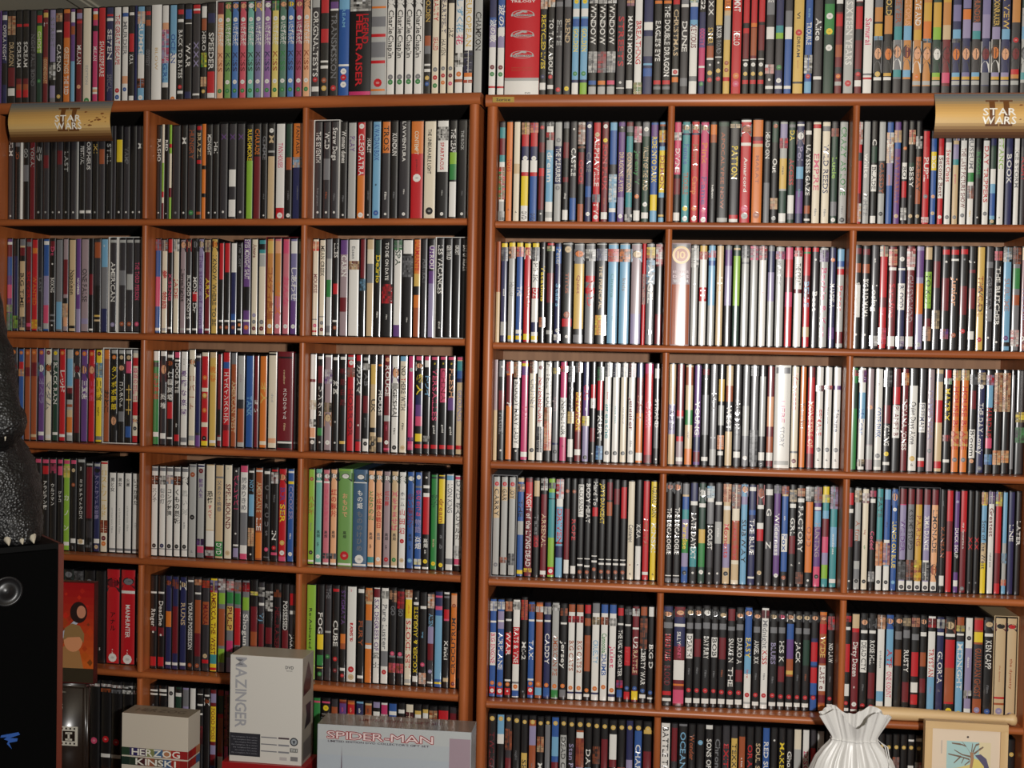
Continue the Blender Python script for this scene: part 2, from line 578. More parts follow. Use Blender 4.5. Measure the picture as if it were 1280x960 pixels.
DATA['L32'] = r"""8 n w0-10 K12-17 'r23-52 青春神話 w87-92
8 K w0-5 @zR10-33 'w44-63 英雄 w88-94
8 k w3-6 @Ok8-18 'w20-53 仁義墓場 r54-72 w92-94
7.5 k p0-6 w8-10 "w12-44 DOG BITE k44-70 "w72-86 dx r89-96
8.5 w "G3-18 dvd 'v18-70 憂鬱な楽園 g92-97
8.5 c^102 @zk9-18 'O25-64 ロバート G90-95
5.5 K^97 w2-4 B8-85 v88-100
9 r c0-4 r4-25 *o27 c38-42 *Y46 O48-50 *o62 c75-80 *k92 y95-100
9 Y e0-6 'o14-32 晩春 w94-97
6 R^98 k60-88 G90-94
9 r b10-17 'w20-76 エイスインスクエア R77-83
7.5 O g0-12 "e30-85 AMERICAN WEST O92-96
9 G^97 "m10-40 pale K48-58 O58-96 G95-97
9.5 b^97 "s44-66 TANK b90-100
6 R^97 'w46-64 青い R90-94
9 o^97 "Y20-60 オ人 c93-97
10.5 c^101 k1-3 "G35-60 dvd z90-95
18 R^101 k4-6 "e18-33 swallow 'w37-70 スワロウテイル "e73-82 film k92-100 w93-95
12.5 K^100 "g32-46 OO g93-95
"""
DATA['L33'] = r"""8.5 w R26-29 #we48-58 #kw68-76 z77-87 k88-100 *w92
8 k w2-5 R12-30 'w32-66 リング2 n77-85 *w92
9.5 m w0-2 #wv15-30 #ke50-60 @ez60-75 *w92
8 k w2-5 'w25-42 死国 *G70 *w92
8.5 k w2-5 'R12-55 呪怨白黒 Y90-93
9.5 r G2-5 *w8 #gO13-23 "R35-85 HORROR
8 K r0-6 "w10-40 カリスマ R42-88 *w73 r90-100
8.5 k G2-5 #wk8-15 "g15-35 AB R42-60 "g62-78 ghost w87-100 *k92
8.5 e k0-9 Y10-30 "K45-60 UK k75-80 #ek84-100 *k92
7 K o9-11 "w33-65 HOUSE e85-90
8.5 R *z4 "w10-42 ROUGE G62-68 "p66-84 cat *w90 p96-98
9 w @zv10-28 #kw28-34 "k34-62 GEISHA k62-63 "k70-86 film *k95
9.5 c s0-5 "K10-20 NO "r22-26 T "K26-56 HERE WITH "k64-82 film *e95
8 P *G14 "p45-54 Angel #vk84-88 p91-95 k97-100
9.5 k p0-4 @zw6-15 "y18-40 愛人 B40-50 v50-62 p62-72 y80-88 r91-95
8 k p0-4 w4-11 "s20-42 トワイ #kG82-88 r91-95
9.5 k p0-3 "y4-10 a "p12-66 VERSAILLES "w66-84 gold r91-95
9 k p0-3 "y4-10 a p12-47 "R13-46 CHINA "w68-80 gold r91-95
9.5 k p0-3 "y4-10 a "z12-42 FLESH v42-55 "w68-84 gold r91-95
9 e p0-3 t4-14 b14-22 B22-26 "V34-66 GROUNDS r91-95
4 k O40-42 *e83 r91-95
"""
DATA['L41'] = r"""9 k p2-8
9 k p2-8
9 k p2-8
8 k p1-5 "w6-10 i
8 k p1-5 'g30-48 八墓村
8.5 k p1-5 r8-17 'w24-56 アラビアン夜
8.5 k p1-5 'w27-52 ウルフマン #kp6-16
7 k p1-5 p8-18 'w35-48 ジャコ
8 l p1-5 #ey7-20 'w34-84 カノン w91-95 l95-100
7.5 k p1-5 *e12 *O28 w87-92 "g95-99 ab
9.5 k^101 G1-4 "w9-13 m 'w22-66 ミッドナイトクロス *e90 w88-93
8.5 k^97 G1-3 R5-63 K66-85 #gk90-96
8 B^97 G1-4 @kv5-14 'V14-64 アウトサイドの悪魔 w86-91 *e95
9 c^99 r1-3 'Y9-62 ロストワールド #OR65-79 *R85 *o91
8.7 w^87 'K6-24 男と女 "G30-90 criterion film g95-98
8.7 w^87 'k6-17 男女 "G30-90 criterion film g95-98
8.7 w^87 'k6-17 火星 "G30-84 criterion film g95-98
8.7 w^87 'k6-40 いつか見た "G42-90 film g95-98
8.7 w^87 'G6-24 雨月 "G30-90 criterion film g95-98
"""
DATA['L42'] = r"""8.3 w^96 g1-5 #kO10-20 'k24-40 三ノ子 *k89 g92-93
8.3 w^96 g1-5 #kw10-20 'g24-42 街の灯 *B89 g92-93
8.5 w^96 g1-5 #zs9-19 'k24-55 コング対猿 *k89 g92-93
8.3 w^96 g1-5 #kO10-20 'k24-64 くもの巣城 *k89 g92-93
8.3 w^96 g1-5 @wk10-20 'G24-55 黒い河 "g56-74 edo *k89 g92-93
9.5 G g1-3 *O11 "G30-50 THE CITY *k57 "g92-96 d
9 G w0-4 B1-3 *R7 'v15-36 歓声人生 #kv80-87 p88-95 g95-100
11 e c1-70 'k28-42 恐怖 'r43-58 すべて R71-100 w71-88 #gw92-98
10 e g12-14 'g16-50 父ありき晩春 n82-98 "w84-96 DVD
9.5 c "G2-5 a "R20-68 SPELLBOUND *e94
7.5 K^97 *w3 'p7-48 パトレイバー *w72 w84-86 V88-98
9.5 w p0-7 'g12-48 男ありきめ g50-85 p94-100
7.5 k^97 w2-4 "s12-25 NOT s28-52 #ze65-85 *w94
9 O^98 w2-4 "e15-48 AMERICAN E "w52-70 LIE o70-98
8 k^97 w2-5 'g15-75 CIRCUS *p88 g96-97
8.5 k^98 r1-3 #wR4-16 "g20-45 blue "w65-80 IN *r86 p91-94
9.5 r^98 @zk4-16 "v20-50 BIRTH "y38-58 SER *Y80 *w91 p95-100
8 b^98 w2-4 y13-16 "V18-55 COOKER "w60-85 film *w92
9.5 K^98 @zO4-15 "w16-44 ATTIC "p44-80 GHOST #Or84-94
"""
DATA['L43'] = r"""9 l *O10 'O28-48 八少年 "g52-70 hana *k88 w96-98
9 M @wN3-12 w12-14 'N64-72 高畑 "k74-84 ab *w92 w98-100
9 C @wN3-12 w12-14 'p20-55 リトルレディ 'K64-72 高畑 #gk88-94 w98-100
9 U @wN3-12 'r20-50 紅の豚丼 'K64-72 高畑 #gk88-94 w98-100
18 H l0-1 @wN3-12 'z24-50 おもひで 'k64-72 高畑 *r90 w98-100
18 E @wN3-12 w12-13 'w20-40 もの姫 'g42-85 もののけひめ *w93 w98-100
9.3 U @wN3-12 'n20-52 となりの山 'K64-72 高畑 "k74-84 ab t90-96 w98-100
9.3 U U12-90 @wN3-12 'r22-60 平成狸合戦日 'g64-72 高畑 *w92 w98-100
9.3 m @wN3-12 'r20-36 紅の豚 'K64-72 高畑 "k74-84 ab *r92 w98-100
9.3 e @wN3-12 'p20-62 耳をすませば 'K64-72 高畑 *n92 w98-100
9.3 w @wN3-12 'g20-36 ホーム 'r37-66 山田君 *r72 *e92 w98-100
9.3 b @wN3-12 'R22-58 赤い猫団子 'k64-72 高畑 "k74-84 ab *s92
9.3 b *w5 g14-16 'p18-46 空のきつね 'V48-63 物語 'w66-80 高畑 #wy90-96 w98-100
9.3 k *w5 w13-16 w21-25 r25-64 'w68-78 高畑 "w78-86 ab *y92 w98-100
9 n^98 N2-4 *y94 'N20-35 空子 "e55-90 little
9 y^98 K1-4 k51-100 "O25-50 dream *y95 'g60-80 ab
10 w^99 s1-6 "g10-40 LION KING g88-94
9.3 w^98 p1-4 'K28-68 老人とイルカ "g5-25 DVD #wg74-87 p88-94 k95-100
4 s^98 #eG2-20 p88-94 k95-100
"""
DATA['L51'] = r"""9 k #gO0-10
9 k #wg0-10
9 k #wO0-10
9 k #Or0-10 w10-12
9 k #rO0-10 w10-12
9 k #kO0-10 
9 k @gN0-12
9 k #kg0-12
10 k @gk8-14 "g20-36 THE
9.5 k "w80-90 ab
12.5 r^103 @Rk8-24 'k45-66 アナル 'w84-90 ab *w94
13.5 r^103 @gR7-20 w22-25 "w37-72 MANHUNTER 'w84-90 ab *w95
9.5 k O3-5 *w27 O45-65 'w85-90 ab w93-97
"""
DATA['L52'] = r"""9 k w17-19 "w36-55 Ringer R55-60 *w61 r88-98
9 k w17-19 "w27-54 Deadline R56-65 *w64 r88-98
8.5 B @Ok3-13 o38-55 w93-96
8.5 B #OB3-13 R32-83 w93-96
9 B @ew4-14 "e28-52 RUINS w93-96
8.5 K w3-5 "w27-78 YOUNG POSSESSION k78-100 *O95
9 K #Oz2-8 w16-18 O24-80 R60-85 *O95
9.5 K #Or2-10 O25-50 "R28-50 MANIA *e84 r88-92
9.5 y #VB2-13 #rV8-15 "R15-82 AMERICA THE WEST t82-92 r96-99
9.5 g #wR0-12 l15-27 O32-72 l75-90
9.5 g #wr2-12 n14-26 Y29-55 "R30-54 PULP P66-78 V84-100
9 g #Og2-12 n14-26 r30-70 o82-85
9.5 g #rk2-12 l18-32 "w36-70 Shogun r80-87
9.5 k #ye12-16 R28-76 O55-70
8 K^98 #kw5-15 w22-25 "s33-42 Vj R45-70
9.5 k^97 #kw8-30 w25-30 R48-66
9.5 k^97 #Ok6-14 "R25-72 HELLRAISER
9 k^97 "w18-50 POSSESSED R50-85
8.5 K^97 r9-22 w28-32 "w54-76 JACKAL
6 B^97 @Ok4-14 w26-28 "w50-74 SILENT y80-84
"""
DATA['L53'] = r"""12.5 l "k22-70 Re-Animated
9.5 k "w28-52 FOG y52-68 n74-85 Y87-88 *n94
9 K "g3-14 THE G48-50 *n75
9.5 k r3-6 "w36-64 CUBE *r77 *R89
8 k "v4-40 STIGMATA o50-60 O60-66 w86-89 *r94
12.5 w "p2-6 ab "r38-58 LOST "r38-58 PARIS w *r87 *e95
9 k w2-6 "O35-62 FURY w93-96
9.5 o #Oe2-14 e13-17 g34-58 w60-64
9 w R1-10 "v12-66 SIX DEGREES OF 'k66-86 武士
10 w #wk3-11 "g17-64 Pure Luster g66-82 *r88
9 k #kz2-14 "g18-28 GO *p68 #Op78-88 g70-72
9 k #rk2-20 "g20-28 GO *p68 #Op78-88 g70-72
9.5 c #Oe0-8 y10-30 `r32-82 LES IDIOTS `o14-26 trier G94-98
8 k^98 *w7 w11-14 `y16-86 KOLDER & AUGUSTE w90-96
9 k^97 w14-17 "s36-54 ang *p77 k82-100 #ow86-98
8.5 K^97 #ow1-16 "s22-36 ALIEN V36-54 R54-72 *V84 w95-97
10 b^99 B0-15 p4-6 p15-19 s25-92 y95-97
8 k^99 w0-2 g4-6 r18-30 p28-30 "w46-76 Kinki e90-94
8.5 o^98 z2-14 *O13 `K26-86 CROCUTRUM *R96
7 k O40-90
"""
DATA['L61'] = r"""9 k
9 k
9 k
9 k
9 k
9 k
9 k
9 k #Rk5-10
9 k #wR3-6 *p66
9 k #wR3-6 #Ok8-12 *r64 w80-84
9 k #wR3-6 #gk8-12 *r66 w80-84
9 k #wk3-6 #wk8-12 *r68 w80-86
9 k #wk3-6 #pw8-12 w84-88
"""
DATA['L62'] = r"""10.5 k w4-6 w8-10 "g16-30 am
10.5 k w3-6 w8-10 "w20-40 am
8.5 w *K7 
8.5 N w6-10 k2-6
8.5 V g2-20
8 w
8 k w5-6 w16-18 w26-28 #Rk40-60
7.5 k w6-8 @Ow10-18 
8 R V4-14 y18-56 "O20-54 FOOD POSE V60-70 b82-100
8 r N6-26 O30-68 w72-100
6 P #Ok4-60
7.5 k w10-30
9 r
9 O
9 w
9 k
9 B
9 n
9 c
9 k
"""
DATA['L63'] = r"""9 k w3-5
9.5 n p3-5
11.5 k p3-5 *y10 w16-18
9 K O8-26
10 R O0-2 v4-16 "p5-16 ab R16-100
10 O o2-18 r4-14 "z5-15 ab y18-20
10 s B2-14 "w5-14 ab 
9.5 k e2-24 O4-14 "K5-14 ab
9.5 w k6-10 V0-6
9 w P2-12 #Rw12-22
10.5 b w8-12 w14-18
9 k w6-10 #Ok14-24
10 c #Rk8-18 
9 w k0-6 Y6-10
8 w Y4-8 k0-4
10 k #Oe4-16
13 k r4-14
14 K R6-14
"""
DATA['R11'] = r"""8.5 w K0-5 t5-16 R16-33 t33-40 #rn45-78 G80-100 #Gk90-99
9 o "r37-50 TOYS "R82-94 d
9 c e42-52 "K85-96 d
10.5 y #zk0-12 r12-24 B24-54 r48-54 *w36 w38-50 w84-100 "k90-98 DVD
10.5 b #zr0-10 r10-24 B24-52 r48-54 *w36 w38-50 "k92-99 DVD
8.5 K *r5 R20-30 r46-54 R54-88 *w92
10.5 w #kg0-4 #kr10-18 G18-28 s28-80 "w30-60 dream G90-96
10 G *g18 B24-62 "w26-60 THE PLEASURES *g66
8.5 k g0-6 R20-36 R55-60 "w66-82 slug w88-98
9.5 K *w7 "w26-54 CASTLE K60-76 b76-98
9 k #Ow0-22 #kO24-26 R30-62 "r36-62 GOO O82-100
9 B *w4 "g30-50 CASE b64-75 *w92
10 r *e12 "w14-64 ALPHAVILLE #gB72-80 "w80-92 TV *w95
9.5 R *w4 *y18 "r22-68 EON FLUX "O74-84 the w90-97
10 s b8-42 K42-54 #sw52-80 w86-90 b90-100
9.5 v "w2-8 d K4-10 V75-92 "e30-70 DRAGONSLAYER *w94
9.5 g R0-4 t14-30 t70-85 N10-14 "e30-70 CONNECTION #wk92-98
9.5 k #pw4-20 "n28-62 Jeremy V *o74 w88-98
10 N g0-14 *w7 "e24-68 VALLEY OF THE WIND *w82 w90-96 N60-80
10 b v2-14 "y14-60 RIDE INTO DARK y72-88 s88-100
9 s O2-4 k4-8 #oy8-20 B20-24 y28-70 "O30-70 DEMON k75-95 Y92-94
"""
DATA['R12'] = r"""9 p #wg10-18 k52-100 "w26-50 DIVINE R56-72 w90-98
10.5 t @eg2-11 B11-13 "b22-42 Female "O50-72 TROUBLE *w96 *y86
10.5 r @ek2-11 B11-13 "O22-48 Mondo "o54-72 Camp *w96 *o86
11 P @ek2-11 "o18-44 Pink "v54-82 Flame *w97 *p88
9 k o2-12 O12-20 "w40-98 hellbent
14 k N0-4 "O10-86 APOCALYPSE NOW G95-99
12 K N0-3 #eg2-6 "y24-56 PATTON r92-96 w96-99
13.5 r^102 w0-2 @Ok4-16 w22-25 "w32-74 Amarcord *p86 *G93
13.5 o^102 R16-20 r20-23 e23-26 "O30-66 MARAT *O92
8.5 K "w10-36 HEAD ON g60-100
9 N k20-100 *O4 "w36-50 Out #eO75-86 *G95
10 G V2-16 #rB16-26 Y36-66 "K36-60 man N68-90 w90-98
9 N g2-5 "y8-18 DA "r36-62 ACCESS w72-96 g90-96
10 B w2-4 @wR8-22 "V24-38 Pol s44-56 v68-90 "t60-80 blue
8.5 k w8-12 "w22-72 ULYSSES GAZE O82-90 w95-97
10.5 c r2-6 "p24-74 EMPIRE "g82-95 film
10.5 c g4-9 "B22-70 WILD REEDS "g84-94 film
9 N K0-6 #OR6-14 "l22-68 Lucie *w96 g78-92
10.5 G "n5-72 CRAZY AS LOVE *k96 "g80-92 film
"""
DATA['R13'] = r"""9 r #wO0-22 K30-38 R70-80 #wz80-98
11 G "w26-60 white "g68-92 WHITE
10 k "w16-24 C N24-40 w42-68 "k44-66 BLADE w92-99
11 G e40-70 K38-70 "O40-70 CASSIDY *k90
10.5 b #zw10-40 "w18-30 JET V40-62 "o42-72 planet
10.5 v #ez8-20 b16-26 "O34-80 RAY FARRELLY *e92
9 K *o26 w40-56 "k42-56 BO r58-74 #wk84-96
10 k #er8-22 w20-22 "w40-68 BESY N40-46 "g66-80 in *e92
9.5 k #wk14-26 w24-26 O34-80 "k36-70 FRIDAY *e92
11 r^91 "w26-56 PUPIL *g70 #wr92-98
9.5 b^91 *e6 y22-42 "w24-42 BIG *z70 *e88 b50-66
9.5 r^91 w2-6 w26-72 "R28-70 Second Best *w92
10.5 w^91 "r20-54 Sweet Chaos *g92 g4-12
10 e^91 #gV2-10 t16-36 "p40-62 green *g92 V14-30
10.5 w^91 #kg2-10 "R18-82 THE LAST PICTURE SHOW *g90
10.5 w^91 n44-54 #gO58-72 "g4-40 MUSEUM "Y80-96 film
9.5 k^91 w2-5 N20-50 "n22-46 in GODS *w92
10.5 w^91 k0-10 *w6 "r16-76 DAY TRIPPERS *g88
9.5 N^91 B0-15 w40-56 s56-94 *e96 b66-90
11 w^91 "l5-40 TITANIC "k90-94 a
11 B^91 "w20-60 BOOK
9 w^91 "g20-60 ICE STORM
9 K^91 "r20-60 NIGHT
9 k^91 "w20-60 RAIN
"""
DATA['R21'] = r"""5 O e50-100
9 B y0-4 #gk4-18 "w40-60 mad G80-94 B95-100
9.5 G y0-4 #zk4-16 "g40-54 HELLO y94-98
9.5 b y0-4 #zr4-14 "w44-54 THE w88-92 y94-98
9.5 r y0-4 @zw4-16 "O44-64 FRENCH y92-98
10 w y0-4 #gk4-18 "g20-40 PINK r45-56 "w46-55 DZ B80-90 y94-98
8 k *w5 "y20-62 Vacations #zO75-85
10 k r0-2 #ne3-8 R30-60 G88-92
9 B b3-20 "G5-22 Peter "s40-64 Stairs *G88 #wg92-98
14 k G0-1 *e6 "O16-64 TITUS *O72 r76-84 *w94
14 g G0-1 @ok5-17 Y20-90 "O22-60 Quiet k86-92
13 g G0-1 #wk5-17 r32-38 r44-50 "r30-70 RED
14 k G0-1 #gB5-17 "e22-66 THE PRINCIPAL #oy72-92 k50-60
14 s G0-1 #Or5-18 "t24-60 Cinema "t66-84 film
14 s G0-1 #ok5-18 "g22-60 kids
14 m G0-1 @es5-18 V70-100
4.5 r #Ok30-60
11 g G0-1 #yO3-14 #gs16-40 "w20-60 ANGEL *k88
10 R #wr0-20 k22-70
"""
DATA['R22'] = r"""=1 tenbox m
24 box m g0-4 O40-100 "G22-42 RESERVOIR
10 G^99 #wk0-22 "g24-60 dance
10.5 w^99 Y0-8 #rO6-14 r42-56 "w43-55 IT "r86-92 a
10 s^99 #rs5-12 b15-20 G60-100
10 Y^99 e0-100 "e30-50 LIFE
10 v^99 g0-4 V20-60 K60-100
10 N^99 e2-4 l10-60
10.5 G^99 #kg0-12 g16-18 "r40-60 fish
10.5 G^99 #gp0-14 G18-30 "g36-62 mr cat
10.5 w^99 #gr0-14 "r40-60 box
9.5 B^99 g0-5 V26-70 G55-100
11.5 G^98 #rv4-12 "g12-40 white
10.5 r^98 p0-12 R30-60 p45-60
11 w^98 r0-3 #kr3-9 k42-43 "k16-38 THE GREAT R42-60 w46-100
10 r^98 n4-6 R28-50 "s34-60 BELLE e80-90
9.5 K^98 r0-4 *w12 "w44-64 Beat
11.5 G^98 #vk2-14 "P20-90 Barbie & Ken
9 B^98 *o12 "w36-60 MANDELA v80-92
10 G^97 s0-12 b12-18 r20-26 "r30-70 Peter R84-96
"""
DATA['R23'] = r"""10.5 k R2-8 O17-26 "w36-70 BIG NURSE *w87 w38-70
10.5 k R2-8 O17-26 "w32-70 BIG BAD MAMA *w87
10.5 K "w8-20 an "w38-64 Losing #gw88-98
10.5 r #eg0-10 r18-40 R50-60 "p60-70 by #rp80-96
11 R #er2-18 w20-23 "r36-70 Sarafina w88-98
10.5 B K0-20 *w12 w21-23 w36-62 "B38-60 BLOOD B62-86 #wv88-98
11 R #rw2-20 w20-23 "m28-74 CHASING WIND w88-98
10.5 V v4-30 o36-66 *G96
10 k e0-12 l24-60 "k26-58 TO KILL R70-80 #zk78-92
10 K R14-40 #ek62-80
10.5 k r2-7 *w14 R30-62 #vO80-90
11 k r2-7 w11-13 "z28-58 Junior *O86 "e30-56 r
10.5 k r2-7 *g12 R38-66 *r82
9.5 k "w10-18 J R22-25 R40-60 w82-90
10.5 Y "O28-68 THE CALL "K30-68 WILD *r90
10 K g14-20 "g28-72 GREETINGS g60-72 *w88
10 k #pO3-12 "w18-76 THE BUTCHER *w92
11 s #kw0-14 "m30-62 SUBLIME *v88 k92-96
10.5 g #kO0-16 O46-56 n20-40 #wr80-96
11 R e0-12 "V38-70 THE Firm "w80-98 R *O96
"""
DATA['R31'] = r"""5 m e50-100
10 k g0-16 *w6 R30-50 "g52-75 ritual *w91
10 o #rg0-12 R14-45 "w40-48 P
10 k #Oe0-16 w18-88 "K20-84 BLOODY MARY LADY *w91 k90-96
10.5 P y2-5 v5-14 "p46-60 HER w92-97
10.5 c #kO0-12 "g18-48 CHUTNEY *k90
10 w *R6 "r16-62 NEVERBEFORE #kg66-92
10.5 w "k0-46 IF I TELL YOU #Oe46-60 #zr60-90 k90-100
9.5 g #yg6-12 "m30-55 spin *k91 B82-84
10.5 P #kr4-10 w36-76 "k38-74 INSPECTOR "R78-92 d
9 K #gk4-20 #Ye50-62 "g25-50 DOVE w78-96
10 O #kg0-10 k10-30 "y30-68 DEVOTION R70-100 w88-94
10 B v24-100 "r22-38 GAS #ye54-64 V64-100 "w40-54 in *k96
8.5 k r22-36 w36-46 "R37-45 fu *w92 R66-80
9.5 k #kn4-18 r18-48 "w50-82 KURT #bs84-98
10.5 w #kg0-14 "r26-40 box "t40-78 breathe *k91
10.5 w #kB0-14 "t34-70 little men *k91
10 c #kg0-14 "g30-75 the island *k91
10.5 w #kR0-14 "R34-68 Jennifer *g90 "k74-88 film
10.5 R B0-14 o50-100 "O30-60 EAST w90-98
12.5 P r10-100 "p38-65 CAREER R92-100
9 K w4-14 "w35-64 STRAND *w96 g60-85
"""
DATA['R32'] = r"""10 e V40-70 "k40-66 LADIES
10.5 m R0-50 r46-52 k54-72 r72-77 "k54-64 a w93-97
11 e O2-20 n45-60 o84-100 "k60-80 war
10 v "w36-70 YOUNG R87-97 B72-86
10 k R4-10 *w14 g30-70 w92-96
10 g "k24-50 NO. "g60-85 1 G84-100
9 k Y14-36 #oz70-84 k84-100 w86-90 G40-60
10.5 e O20-36 K36-66 e80-100 "w40-64 WEST
10.5 K g60-84 "K34-70 SWIMMERS w86-92
10 g G40-70 *w92
10.5 g #gk0-10 #gk64-96
9.5 K G10-70 w86-94 *k97
10 R z30-60 O70-86 w86-94
20 w g1-7 "P34-56 LIEBE "g60-80 STORY G94-98
10.5 c "r6-44 Vanessa *R94 g84-86
9 o "K2-14 a "K36-62 Yours at Noon
10.5 r R0-10 "z34-80 MONSTERS OF R86-100
10.5 w #gR18-24 "r42-68 FEMALE *g82 "K88-96 d
10.5 w #gr18-22 "g26-70 blue one *g82 "K88-96 d
10.5 w v18-22 "B42-64 Naruse *g82 "K88-96 d
"""
DATA['R33'] = r"""10 n #kr2-8 N15-40
10 w #vR2-14 s24-50 "b40-66 Hellcar #ke90-97
10 m *z38 g40-75 G76-90
11 w "m6-24 n "b38-68 COTE DUSK *g86 G90-97
10.5 k #kg2-18 R36-54 "w56-76 KILLING *y84 w92-95
11 k R0-18 r18-35 w36-68 "R37-66 PLANET B
9.5 R #oe4-16 "w30-80 INDIANA JONES
12 w k0-16 "K32-74 Quiet Days Alone *Y88 "k91-97 d
10 K w33-62 "B34-60 FREEMAN w87-90 r90-96
10 m "v4-14 s "V20-70 DEMENTIA *g80
10.5 e g4-12 r30-52 r90-97
10 k r0-8 #nw8-14 "y18-50 MATRIX #rk64-70 w88-91
10.5 o #gY0-10 "r16-78 HOUSE BLAZE #Yr60-75 *g88
10.5 o #gY0-10 "r16-78 HOUSE BLAZE #Yr60-75 *g88
9.5 k #kg4-14 R20-38 w58-86 "k59-84 Bloom *z89
10.5 B #ek2-14 *w16 "w32-82 THE DAY Lovely *g96
10 k #rs4-14 s14-36 "r36-66 HARD-UP p66-76 #bs82-92
10.5 k #Oe2-40 #oe78-92
10 k #Oe2-40 #oe78-90
6 k g4-96
12 k #yk40-50 #nk55-70
"""
DATA['R41'] = r"""=3 slipcase g
10 G *r7 e10-42 "k12-40 CARRY *g90 
10 G *r7 e10-24 "K12-24 GAR #gO82-88
10 G *r7 e10-22 "K12-22 JOY #kg78-90
9.5 b e0-4 #zk6-14 "k20-42 THE G44-58 y94-98
11 R r4-30 "w16-90 NIGHT of the LIVING DEAD #yO92-96
9 k e2-18 "g36-58 Tales R58-70 "r60-70 KO
9.5 R #wk0-12 k12-16 "e36-70 ARSENAL w94-98
10 l t14-60 #kg4-10 k20-21 l60-92 r90-98 *w94
10.5 s #rw0-20 "r30-66 DRIVEN w20-28 k64-66 B68-80
8.5 k *O12 R30-82 w82-96
8.5 k *O12 "r34-68 ROPE w88-96
9 k w5-38 "k6-36 BLACK SUNDAY w80-81 w86-88 *O94
9 k "w4-44 BODY HEAT w80-81 w87-89 *O94
9 k "w2-26 Hard To r28-37 w77-78 w82-84 *O91
9 k "y3-44 JOY'S DANCEHIT w80-81 w84-86 *O93
9 k R2-20 O22-36 w80-81 w84-86 *O93
9 k R8-24 w80-81 w84-86 *O93
9 k r6-38 w80-81 w84-86 *O93
10 c "K44-62 Contempt "O80-90 a "k92-96 d
9 k w66-100 "w44-58 KIKA "k80-90 b
9.5 r "O38-66 LOLITA w92-95
10 y "k4-36 AGUIRRE ZORN "w42-72 KINSKI "k92-96 d
"""
DATA['R42'] = r"""9 k @Ok0-9 "w25-72 THE DECALOGUE w93-94 g96-100
9.5 k @ok0-11 "w25-72 THE DECALOGUE w93-94 g96-100
9.5 b g0-12 e11-13 t26-36 V36-56 n56-70 V70-84 "y40-66 Paradise *k90
10 k B0-18 w18-22 "w30-64 LATE DAY "w64-76 EXIT t64-84 *w90
9.5 N @wg4-18 w20-24 Y46-60 n60-84 *w89
9.5 k #sw2-14 w14-18 g18-40 "w42-66 LOCUST K66-84 *w90
9.5 K w18-21 "w38-60 riche *w90 G38-60
10 e #Oz0-18 w22-26 "r40-74 Moments V60-84 *k90
10.5 c #gO0-24 "r36-76 Lucia Sex e80-96 O36-76
9 s @zV0-12 V12-20 "k34-80 SUBWAY
9.5 B w2-6 b25-30 "w34-70 THE BLUE w92-94
9.5 k @Or0-20 w20-24 w38-44 r44-56 *e88
10 K w4-10 "w22-32 G "w56-64 Z K80-90
9 v #gk0-8 V40-70 "w28-70 Wilderness *w90 k90-100
9 b #RO0-8 e8-10 "w24-40 on w48-66 "b49-65 Fox k86-100 *O92
9 k #ge4-16 w18-22 "w32-50 GIRL R50-68 "w74-84 d
9.5 k #Oe2-10 w12-16 "w20-66 FACTORY "w70-84 a #Ok86-98
10 k #wk0-14 o15-86 "O40-60 ODD *w94
9.5 v #gO0-16 w20-23 s24-40 "m36-70 HUNTING p80-100 *k90
9 t y0-8 #ye8-16 s24-32 R32-50 p50-66 V66-78 l78-92
9.5 t #VR0-22 s40-60 "w40-74 wondersea t88-92 w92-96
"""
DATA['R43'] = r"""10 k r4-16 w20-24 R40-58 *w92
10.5 G #ek2-14 "O32-52 A film K52-72 g80-90 *k92
10.5 c #wR4-14 "O36-50 big "n50-66 air *k92
9.5 k #pR2-8 w10-14 "p42-60 Coded #gw82-92
10.5 g t0-50 "K8-28 FATE #oz52-76 w76-100 *K92
10.5 s b10-50 "B20-50 sky w50-53 #zv53-75 w76-100 *K92
10 b @zb2-16 "y32-78 LUNCH ON BLUE *w20 *s92
=5 slipcase K
11 V R0-15 P15-16 "v30-62 WILDER k70-90 #gk72-90 w91-100 *K97
11 g R0-15 "k20-60 KISS ME STUPID #Ok70-90 w91-100 *K97
11 D R0-15 "O26-56 PAIRING #Oy70-90 w91-100 *K97
11 V R0-15 "w26-60 IRMA DANCE w70-90 #gk72-90 w91-100 *K97
11 U R0-15 "K20-62 LIMONADE @Ok72-90 w91-100 *K97
9 k "g5-20 red "O36-66 KANSAN w84-94
10.5 r R30-60
8.5 v *V10 k60-80 "w36-66 DUCK SOUP w88-94
10.5 R r0-40 "w28-60 my favourite n *g96
9 k "r40-62 XX *g90
9 k "r40-62 XX *g90
9.5 y #Oe0-12 s13-50 e50-70 "K28-76 Sons of the West
10 w #vg0-12 "R16-44 Greatest "K44-90 rebel son
10 r #yb0-14 R60-90
8 s G50-90 #sg60-70 #rz86-92
10 B "w20-60 LINE
9 k "w20-60 LATER
"""
